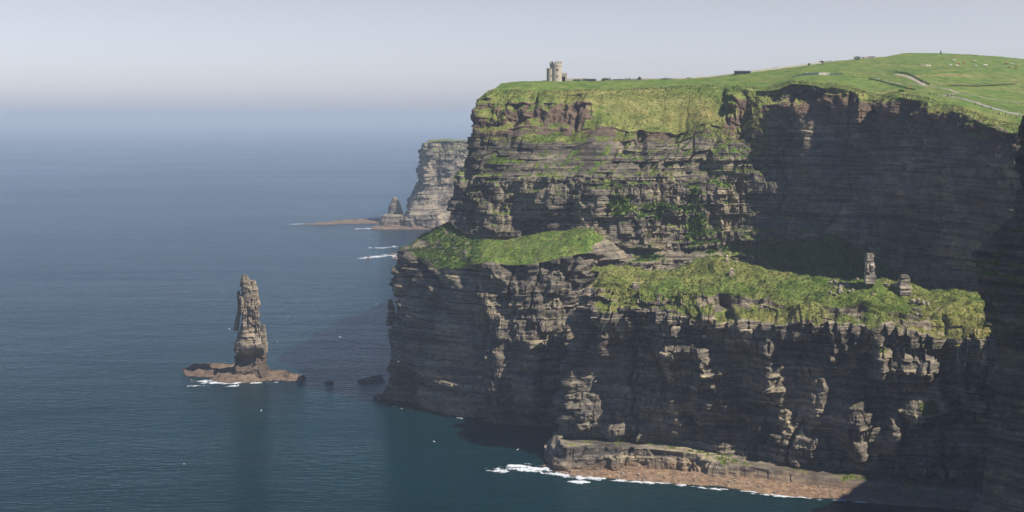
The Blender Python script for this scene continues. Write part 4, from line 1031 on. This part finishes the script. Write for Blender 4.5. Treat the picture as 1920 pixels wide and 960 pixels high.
wall([(1056, 151.2), (1080, 151), (1118, 151)], 1.5, .7, 'low pale rubble wall running right from the tower')
wall([(1150, 150.5), (1200, 149.5), (1250, 148), (1300, 146.5), (1340, 143.5), (1372, 140)], .7, .6, 'thin grey field wall along the skyline between the tower and the rise')
wall([(1376, 139.5), (1420, 134.5), (1460, 129), (1500, 124), (1540, 119)], 1.1, .6, 'rough field wall climbing the skyline slope')
wall([(1505, 141.5), (1533, 140.5)], 1.5, .5, 'dark slate viewing wall at the cliff edge', 'slate', .02)
wall([(1535, 140.5), (1556, 140.2)], 1.5, .5, 'pale end section of the viewing wall at the cliff edge', 'concrete', .03)
wall([(1488, 144), (1504, 141.5)], .7, .8, 'dark turf bank left of the viewing wall', 'slate', .3, name='bank', cat='bank')
wall([(1557, 140.5), (1580, 139)], .7, .8, 'dark turf bank right of the viewing wall', 'slate', .3, name='bank', cat='bank')

def fence(pts, h, gap, label):
    Q = smooth_path(resample(drape(pts, 4), gap), 3)[:100]
    rt = empty('fence', tuple(map(float, Q[0]))); tag(rt, label, 'fence'); o0 = np.array(rt.location)
    pm = MB().box(-.07, -.07, -.3, .07, .07, h); first = pm.build('post', M['post'], rt); first.location = tuple(Q[0] - o0)
    for q in Q[1:]:
        c = first.copy(); C.objects.link(c); c.parent = rt; c.location = tuple(q - o0)
    for zz in (h * .45, h * .85):
        m = MB()
        for i in range(len(Q) - 1):
            a, b = Q[i] - o0, Q[i + 1] - o0; d = (b - a); n = np.array([-d[1], d[0], 0]) / max(1e-6, np.linalg.norm(d[:2])) * .03
            v = [a - n, b - n, b + n, a + n]; v = [(q[0], q[1], q[2] + zz) for q in v] + [(q[0], q[1], q[2] + zz + .07) for q in v]
            m.add(v, [(0, 3, 2, 1), (4, 5, 6, 7), (0, 1, 5, 4), (1, 2, 6, 5), (2, 3, 7, 6), (3, 0, 4, 7)])
        m.build('rail', M['post'], rt)
fence([(1618, 141), (1650, 137), (1680, 135), (1700, 138), (1715, 145), (1728, 153), (1740, 158)], 1.4, 2.2, 'dark post and rail fence curving over the brow of the hill')
fence([(1740, 158.5), (1780, 162), (1800, 160), (1850, 159), (1915, 156.5)], 1.2, 3.0, 'thin fence crossing the hillside towards the right edge')
fence([(1782, 182), (1800, 184.5), (1830, 191), (1860, 199.5), (1890, 207), (1916, 211)], 1.3, 1.8, 'fence following the inland side of the paved cliff path')
def hedge(pts, w, h, label, seed):
    Q = resample(drape(pts, 3), .35); r = np.random.default_rng(seed); V = []
    for q in Q:
        for k in range(14):
            c = q + np.array([r.normal(0, w * .4), r.normal(0, w * .4), abs(r.normal(0, h * .5))]); s = r.uniform(.15, .4)
            a = r.normal(0, 1, 3); a /= np.linalg.norm(a); b = np.cross(a, r.normal(0, 1, 3)); b /= np.linalg.norm(b)
            V += [c - a * s, c + a * s, c + b * s * 1.4]
    V = np.array(V); o = mesh_obj('hedge', V, np.arange(len(V)).reshape(-1, 3), M['tuft_green'], None, False, dict(rnd=r.random(len(V) // 3).repeat(3) * .5))
    tag(o, label, 'hedge')
hedge([(1680, 135.5), (1700, 138.5), (1715, 145.5), (1728, 153.5), (1742, 158)], .8, .5, 'dark hedge under the fence on the brow of the hill', 1)
hedge([(1630, 148), (1660, 155), (1700, 166), (1716, 169)], .7, .45, 'dark hedge line left of the gravel path', 2)
hedge([(1075, 150.5), (1098, 150.5)], .8, .8, 'short dark hedge on the plateau right of the tower', 3)
hedge([(1128, 149.8), (1146, 149.8)], .9, 1.3, 'clipped dark hedge halfway along the plateau', 4)
hedge([(1780, 161), (1830, 162), (1900, 158)], 2.5, .35, 'rushy dark green bank along the thin hillside fence', 5)

def shrub(px, py, wpx, hpx, label, seed):
    p = hp(px, py); s = p[1] / F; r = np.random.default_rng(seed); n = 260
    c = r.normal(0, 1, (n, 3)); c /= np.linalg.norm(c, axis=1, keepdims=True); c *= r.uniform(.4, 1, (n, 1)) ** .5
    c = c * np.array([wpx / 2, wpx / 2, hpx * .55]) * s + np.array([0, 0, hpx * .45 * s])
    a = r.normal(0, 1, (n, 3)); a /= np.linalg.norm(a, axis=1, keepdims=True); b = np.cross(a, r.normal(0, 1, (n, 3))); b /= np.linalg.norm(b, axis=1, keepdims=True)
    k = .35; V = np.stack([c - a * k, c + a * k, c + b * k * 1.4], 1).reshape(-1, 3)
    rt = empty('shrub', tuple(map(float, p))); tag(rt, label, 'shrub')
    mesh_obj('foliage', V, np.arange(n * 3).reshape(-1, 3), M['tuft_green'], rt, False, dict(rnd=r.random(n).repeat(3) * .5))
    MB().lathe([(.12, -.3), (.08, hpx * s * .5)], 6).build('stem', M['post'], rt)
shrub(1199, 149.5, 5, 5, 'small windswept shrub on the skyline halfway along the plateau wall', 1)
shrub(1517, 122, 4, 3, 'little round shrub on the skyline wall climbing the slope', 2)
shrub(1540, 117.5, 8, 4, 'dark low shrub beside the rock outcrop on the skyline', 3)
shrub(1607, 110.5, 13, 6, 'wide dark bush at the left end of the hilltop ruin', 4)
shrub(1690, 172, 10, 4, 'low dark bush on the cliff edge slope below the gravel path', 5)

def rubble(px, py, wpx, hpx, n, label, seed, cat='ruin', name='ruin'):
    p = hp(px, py); s = p[1] / F; r = random.Random(seed); m = MB()
    for k in range(n):
        x = (k / n - .5) * wpx * s + r.uniform(-.4, .4); w_ = r.uniform(.6, 1.6); h_ = hpx * s * r.uniform(.4, 1); y = r.uniform(-1, 1)
        g_ = ground(p[0] + x, p[1] + y); g_ = p[2] if g_ is None else g_; z = g_ - p[2]
        m.box(x, y - .5, z - .5, x + w_, y + .5, z + h_, .14)
    o = m.build(name, M['wallstone']); o.location = tuple(map(float, p)); tag(o, label, cat)
rubble(1628, 108.5, 24, 4, 26, 'broken stone ruin on the skyline below the hilltop', 1)
rubble(1551, 117, 16, 3, 12, 'pinkish rock outcrop on the skyline slope', 2, 'rocks', 'rock_outcrop')
rubble(1727, 121.5, 8, 2.6, 6, 'small pale stone heap on the upper field', 3, 'rocks', 'stone_heap')

def lowbuilding():
    p = hp(1392, 139); s = p[1] / F
    rt = empty('farm_building', tuple(map(float, p + np.array([0, 0, 0])))); tag(rt, 'low dark slate-roofed shed breaking the skyline right of the tower', 'building')
    L = 28 * s; h = 1.6
    MB().box(-L / 2, -2, -1.2, L / 2, 2, h).build('wall', M['slate'], rt)
    MB().add([(-L / 2 - .3, -2.3, h + .003), (L / 2 + .3, -2.3, h + .003), (L / 2 + .3, 2.3, h + .003), (-L / 2 - .3, 2.3, h + .003), (-L / 2 - .3, 0, h + .8), (L / 2 + .3, 0, h + .8)], [(0, 1, 5, 4), (2, 3, 4, 5), (0, 4, 3), (1, 2, 5), (0, 3, 2, 1)]).build('roof', M['slate'], rt)
    for x in (-.35, 0, .3): MB().box(x * L, -2.05, 0.2, x * L + 1, -1.9, 1.2).build('window', M['darkglass'], rt)
lowbuilding()
def cairn():
    p = hp(1764, 97.5); o = MB().lathe([(.9, -.5), (.8, .8), (.45, .9), (.35, 2.2), (.2, 2.6)], 8).build('cairn', M['slate']); o.location = tuple(map(float, p)); o.scale = (1.0,) * 3
    tag(o, 'tiny dark marker post on top of the hill', 'marker')
cairn()

# ------------------------------------------------------------------ people, animals, birds
def skin_mesh(name, verts, edges, rad, sub=1):
    me = bpy.data.meshes.new(name); me.from_pydata(verts, edges, []); o = bpy.data.objects.new(name, me); C.objects.link(o)
    md = o.modifiers.new('s', 'SKIN'); 
    if not me.skin_vertices: bpy.context.view_layer.update()
    for i, r_ in enumerate(rad): me.skin_vertices[0].data[i].radius = (r_, r_)
    me.skin_vertices[0].data[0].use_root = True
    s = o.modifiers.new('u', 'SUBSURF'); s.levels = sub
    dg = bpy.context.evaluated_depsgraph_get(); ev = o.evaluated_get(dg); m2 = bpy.data.meshes.new_from_object(ev)
    bpy.data.objects.remove(o); m2.name = name; m2.materials.clear(); return m2
def person_meshes(stride):
    a = .28 * stride
    v = [(0, 0, .95), (0, 0, 1.2), (0, 0, 1.42), (0, 0, 1.52), (0, -.02, 1.66), (.1, 0, .92), (.11, -a, .5), (.11, -a * 1.1 + .02, .08), (.11, -a * 1.1 - .12, .04),
         (-.1, 0, .92), (-.11, a * .8, .5), (-.11, a * 1.3, .1), (-.11, a * 1.3 - .12, .04),
         (.19, 0, 1.4), (.25, a * .6, 1.13), (.26, a * .5 - .08, .88), (-.19, 0, 1.4), (-.25, -a * .6, 1.13), (-.26, -a * .6 - .1, .88)]
    e = [(0, 1), (1, 2), (2, 3), (3, 4), (0, 5), (5, 6), (6, 7), (7, 8), (0, 9), (9, 10), (10, 11), (11, 12), (2, 13), (13, 14), (14, 15), (2, 16), (16, 17), (17, 18)]
    r_ = [.14, .13, .15, .06, .11, .1, .065, .045, .04, .1, .065, .045, .04, .06, .045, .035, .06, .045, .035]
    body = skin_mesh('person', v, e, r_)
    j = [0, 1, 2, 13, 14, 16, 17]; idx = {q: i for i, q in enumerate(j)}
    jk = skin_mesh('jacket', [v[q] for q in j], [(0, 1), (1, 2), (2, 3), (3, 4), (2, 5), (5, 6)], [.18, .165, .175, .085, .065, .085, .065])
    j = [0, 5, 6, 7, 9, 10, 11]
    tr = skin_mesh('trousers', [v[q] for q in j], [(0, 1), (1, 2), (2, 3), (0, 4), (4, 5), (5, 6)], [.165, .115, .08, .06, .115, .08, .06])
    hr = MB().lathe([(.09, 1.68), (.125, 1.72), (.12, 1.78), (.06, 1.82)], 10, 0, .02)
    h = bpy.data.meshes.new('hair'); h.from_pydata(hr.v, [], hr.f)
    return body, jk, tr, h
PM = [person_meshes(0.25), person_meshes(1.0)]
for pm in PM:
    pm[0].materials.append(M['skin']); pm[1].materials.append(M['c_red']); pm[2].materials.append(M['c_navy']); pm[3].materials.append(M['hair'])
CN = dict(red='red', orange='bright orange', white='white', black='black', navy='navy', blue='blue', yellow='yellow', grey='grey', green='green', pink='pink')
def person(px, py, top, legs, stride, where, group):
    p = hp(px, py)
    if p is None: return
    if isinstance(top, tuple): return
    pm = PM[stride]
    o = bpy.data.objects.new('person', pm[0]); C.objects.link(o); o.location = tuple(map(float, p)); o.rotation_euler = (0, 0, random.uniform(0, 6.28)); s = random.uniform(.98, 1.1); o.scale = (s, s, s)
    for k, nm, col in ((1, 'jacket', top), (2, 'trousers', legs), (3, 'hair', None)):
        c = bpy.data.objects.new(nm, pm[k]); C.objects.link(c); c.parent = o
        if col: c.material_slots[0].link = 'OBJECT'; c.material_slots[0].material = M['c_' + col]
    tag(o, f'{"walking" if stride else "standing"} person in a {CN[top]} jacket {where}', 'person', group)
G1 = 'walkers on the paved path'
for a in [(1776, 182, 'navy', 'black', 0, 'at the left end of the paved path'), (1772, 180.5, 'white', 'grey', 1, 'at the paved path start'), (1778, 181, 'grey', 'navy', 0, 'in the group where the paved path starts'),
          (1783, 181.5, 'black', 'black', 1, 'just right of the paved path start'), (1752, 179.5, 'black', 'grey', 0, 'alone left of the paved path start'), (1756, 179.6, 'navy', 'navy', 0, 'left of the paved path start beside another walker'), (1743, 178.5, 'green', 'black', 0, 'on the grass furthest left of the paved path'),
          (1828, 198, 'black', 'black', 0, 'beside the path verge'), (1841, 201, 'red', 'navy', 0, 'on the sea side verge of the path'), (1855, 207, 'navy', 'black', 1, 'midway down the paved path'), (1859, 206, 'white', 'black', 1, 'beside a dark figure midway down the paved path'),
          (1862, 213, 'grey', 'grey', 0, 'at the verge below the midway walkers'), (1872, 216, 'navy', 'navy', 1, 'leading the row at the lower path'), (1874, 217, 'black', 'black', 1, 'second in the row at the lower path'), (1880, 218, 'red', 'grey', 0, 'third in the row at the lower path'), (1885, 219, 'blue', 'black', 0, 'fourth in the row at the lower path'),
          (1894, 220, 'red', 'navy', 1, 'in the lower crowd left of the yellow jacket'), (1903, 221.5, 'yellow', 'navy', 0, 'in the lower crowd near the right edge'), (1906, 222.5, 'orange', 'black', 0, 'next to the yellow jacket near the right edge'), (1911, 221, 'blue', 'grey', 1, 'in the lower crowd close to the dark cliff'), (1914, 219, 'white', 'white', 0, 'nearly at the dark cliff edge in the lower crowd'), (1917, 222, 'pink', 'black', 1, 'last in the lower crowd by the dark cliff')]:
    person(*a, G1)
G2 = 'walkers on the gravel path'
for a in [(1642, 151, 'blue', 'white', 0, 'leftmost on the gravel path'), (1645, 151.5, 'white', 'blue', 0, 'second from left at the gravel path end'), (1648, 152, 'white', 'grey', 1, 'third from left at the gravel path end'), (1651, 152.5, 'navy', 'blue', 0, 'fourth from left at the gravel path end'),
          (1671, 158.5, 'pink', 'black', 1, 'left one of the pair on the gravel path'), (1675, 161, 'black', 'black', 1, 'right one of the pair on the gravel path'), (1704, 167, 'orange', 'orange', 0, 'on the grass below the gravel path'), (1707, 167, 'orange', 'red', 0, 'beside another orange figure below the gravel path'),
          (1733, 156, 'white', 'grey', 0, 'by the fence bend above the gravel path'), (1603, 141.5, 'grey', 'white', 0, 'on the brow right of the viewing wall')]:
    person(*a, G2)
G3 = 'visitors on the skyline'
for a in [(1064, 151, 'navy', 'black', 0, 'beside the tower gate'), (1078, 150.5, 'black', 'navy', 1, 'right of the tower by the rubble wall'), (1104, 150.5, 'white', 'grey', 0, 'on the plateau by the rubble wall end'), (1164, 150, 'white', 'grey', 0, 'beside the clipped hedge on the plateau'), (1174, 150, 'navy', 'black', 0, 'left one of the pair right of the clipped hedge'), (1180, 150.2, 'black', 'black', 1, 'right one of the pair right of the clipped hedge'),
          (1246, 149, 'black', 'navy', 0, 'left one of the pair on the middle skyline'), (1249, 149, 'grey', 'black', 0, 'right one of the pair on the middle skyline'), (1450, 130.5, 'navy', 'black', 0, 'leftmost of the three on the skyline slope'), (1454, 130, 'black', 'black', 0, 'middle of the three on the skyline slope'), (1457, 129.5, 'grey', 'navy', 1, 'rightmost of the three on the skyline slope'), (1513, 140.5, 'white', 'navy', 0, 'looking over the dark viewing wall'), (1521, 140.3, 'white', 'grey', 0, 'over the right part of the viewing wall')]:
    person(*a, G3)

def cow_meshes():
    v = [(-.1, 0, 1.1), (.6, 0, 1.12), (1.0, 0, 1.25), (1.35, 0, 1.15), (1.6, 0, 1.0), (-.75, 0, 1.15), (-.95, 0, 1.1), (-1.0, 0, .7),
         (.6, .22, .75), (.62, .23, .4), (.6, .23, .04), (.6, -.22, .75), (.66, -.23, .4), (.68, -.23, .04),
         (-.75, .22, .8), (-.85, .23, .45), (-.75, .23, .04), (-.75, -.22, .8), (-.82, -.23, .45), (-.7, -.23, .04)]
    e = [(0, 1), (1, 2), (2, 3), (3, 4), (0, 5), (5, 6), (6, 7), (1, 8), (8, 9), (9, 10), (1, 11), (11, 12), (12, 13), (5, 14), (14, 15), (15, 16), (5, 17), (17, 18), (18, 19)]
    r_ = [.42, .4, .2, .16, .09, .38, .08, .04, .13, .07, .07, .13, .07, .07, .15, .08, .07, .15, .08, .07]
    return skin_mesh('cow', v, e, r_)
CM = cow_meshes(); CM.materials.append(M['cowwhite'])
first = True
for (a, b, col, lab) in [(1788, 116, 'w', 'cream cow standing highest on the hill field'), (1797, 122, 'b', 'dark cow behind the white pair in the middle field'), (1795, 125.5, 'w', 'cream cow facing out in the middle of the field'), (1807, 120.5, 'b', 'russet cow grazing right of the middle cream cow'), (1826, 117.5, 'w', 'pale cow grazing alone above the centre row'),
                         (1830, 126, 'w', 'small cream cow lying on the grass in the centre row'), (1845, 124.5, 'w', 'left cow of the cream pair on the hill'), (1849, 125, 'w', 'right cow of the cream pair on the hill'), (1886, 121.5, 'b', 'russet cow near the field track'), (1897, 122, 'w', 'cream cow under the field track'),
                         (1892, 129, 'b', 'left of the two low russet cows'), (1905, 128.5, 'b', 'right of the two low russet cows'), (1781, 125, 'w', 'pale cow left of the middle group'), (1737, 126, 'w', 'left pale cow beside the stone heap'), (1742, 126, 'w', 'right pale cow beside the stone heap')]:
    p = hp(a, b); o = bpy.data.objects.new('cow', CM); C.objects.link(o); o.location = tuple(map(float, p)); o.rotation_euler = (0, 0, random.choice([0, math.pi]) + random.uniform(-.6, .6)); o.scale = (1.1,) * 3
    o.material_slots[0].link = 'OBJECT'; o.material_slots[0].material = M['cowwhite' if col == 'w' else 'cowbrown']
    tag(o, lab, 'cow', 'cattle on the hill')

def gull_mesh():
    m = MB(); n = 8
    prof = [(-.32, .01), (-.2, .05), (0, .085), (.15, .07), (.24, .05), (.3, .055), (.36, .03), (.42, .008)]
    v = [(x, r_ * math.cos(2 * math.pi * k / n), r_ * math.sin(2 * math.pi * k / n)) for x, r_ in prof for k in range(n)]
    m.add(v, [(i * n + k, (i + 1) * n + k, (i + 1) * n + (k + 1) % n, i * n + (k + 1) % n) for i in range(len(prof) - 1) for k in range(n)])
    for s in (-1, 1):
        w_ = [(.14, s * .05, .03), (-.1, s * .05, .02), (.16, s * .38, .16), (-.06, s * .38, .15), (.02, s * .72, .1), (-.03, s * .72, .1)]
        w2 = [(a, b, c - .015) for a, b, c in w_]
        m.add(w_ + w2, [(0, 2, 3, 1), (2, 4, 5, 3), (6, 7, 9, 8), (8, 9, 11, 10), (0, 6, 8, 2), (2, 8, 10, 4), (1, 3, 9, 7), (3, 5, 11, 9), (4, 10, 11, 5)])
    return m
gm = gull_mesh().build('seagull', M['bird']); fg = True
for (a, b, Y) in [(637, 632, 500), (971, 843, 470), (814, 828, 500), (430, 617, 550), (520, 640, 640), (1117, 715, 540), (1455, 728, 520), (1495, 795, 500), (747, 678, 600), (1400, 878, 480), (540, 594, 700), (706, 570, 650), (490, 770, 480), (345, 870, 450), (1320, 630, 520)]:
    o = gm if fg else gm.copy()
    if not fg: C.objects.link(o)
    fg = False
    o.location = tuple(map(float, P(a, b, Y))); o.rotation_euler = (random.uniform(-.5, .5), random.uniform(-.2, .2), random.uniform(0, 6)); o.scale = (.85,) * 3
    tag(o, 'small white seagull gliding over the water or past the cliffs', 'seagull', 'gliding seagulls')

# ------------------------------------------------------------------ haze
t = bpy.data.materials.new('haze'); t.use_nodes = True; nt = t.node_tree; nt.nodes.clear()
pv = nt.nodes.new('ShaderNodeVolumePrincipled'); mo = nt.nodes.new('ShaderNodeOutputMaterial')
pv.inputs['Color'].default_value = (0.62, 0.74, 0.86, 1); pv.inputs['Density'].default_value = 0.00012; pv.inputs['Anisotropy'].default_value = 0.0
nt.links.new(pv.outputs[0], mo.inputs['Volume'])
zt = float(HILLV[..., 2].max()) + 4.5
b = 130000
hz = MB().box(-b, -b, -20, b, b, zt).build('haze', t); tag(hz, kind='stuff')
print('verts', sum(len(o.data.vertices) for o in C.objects if o.type == 'MESH'))
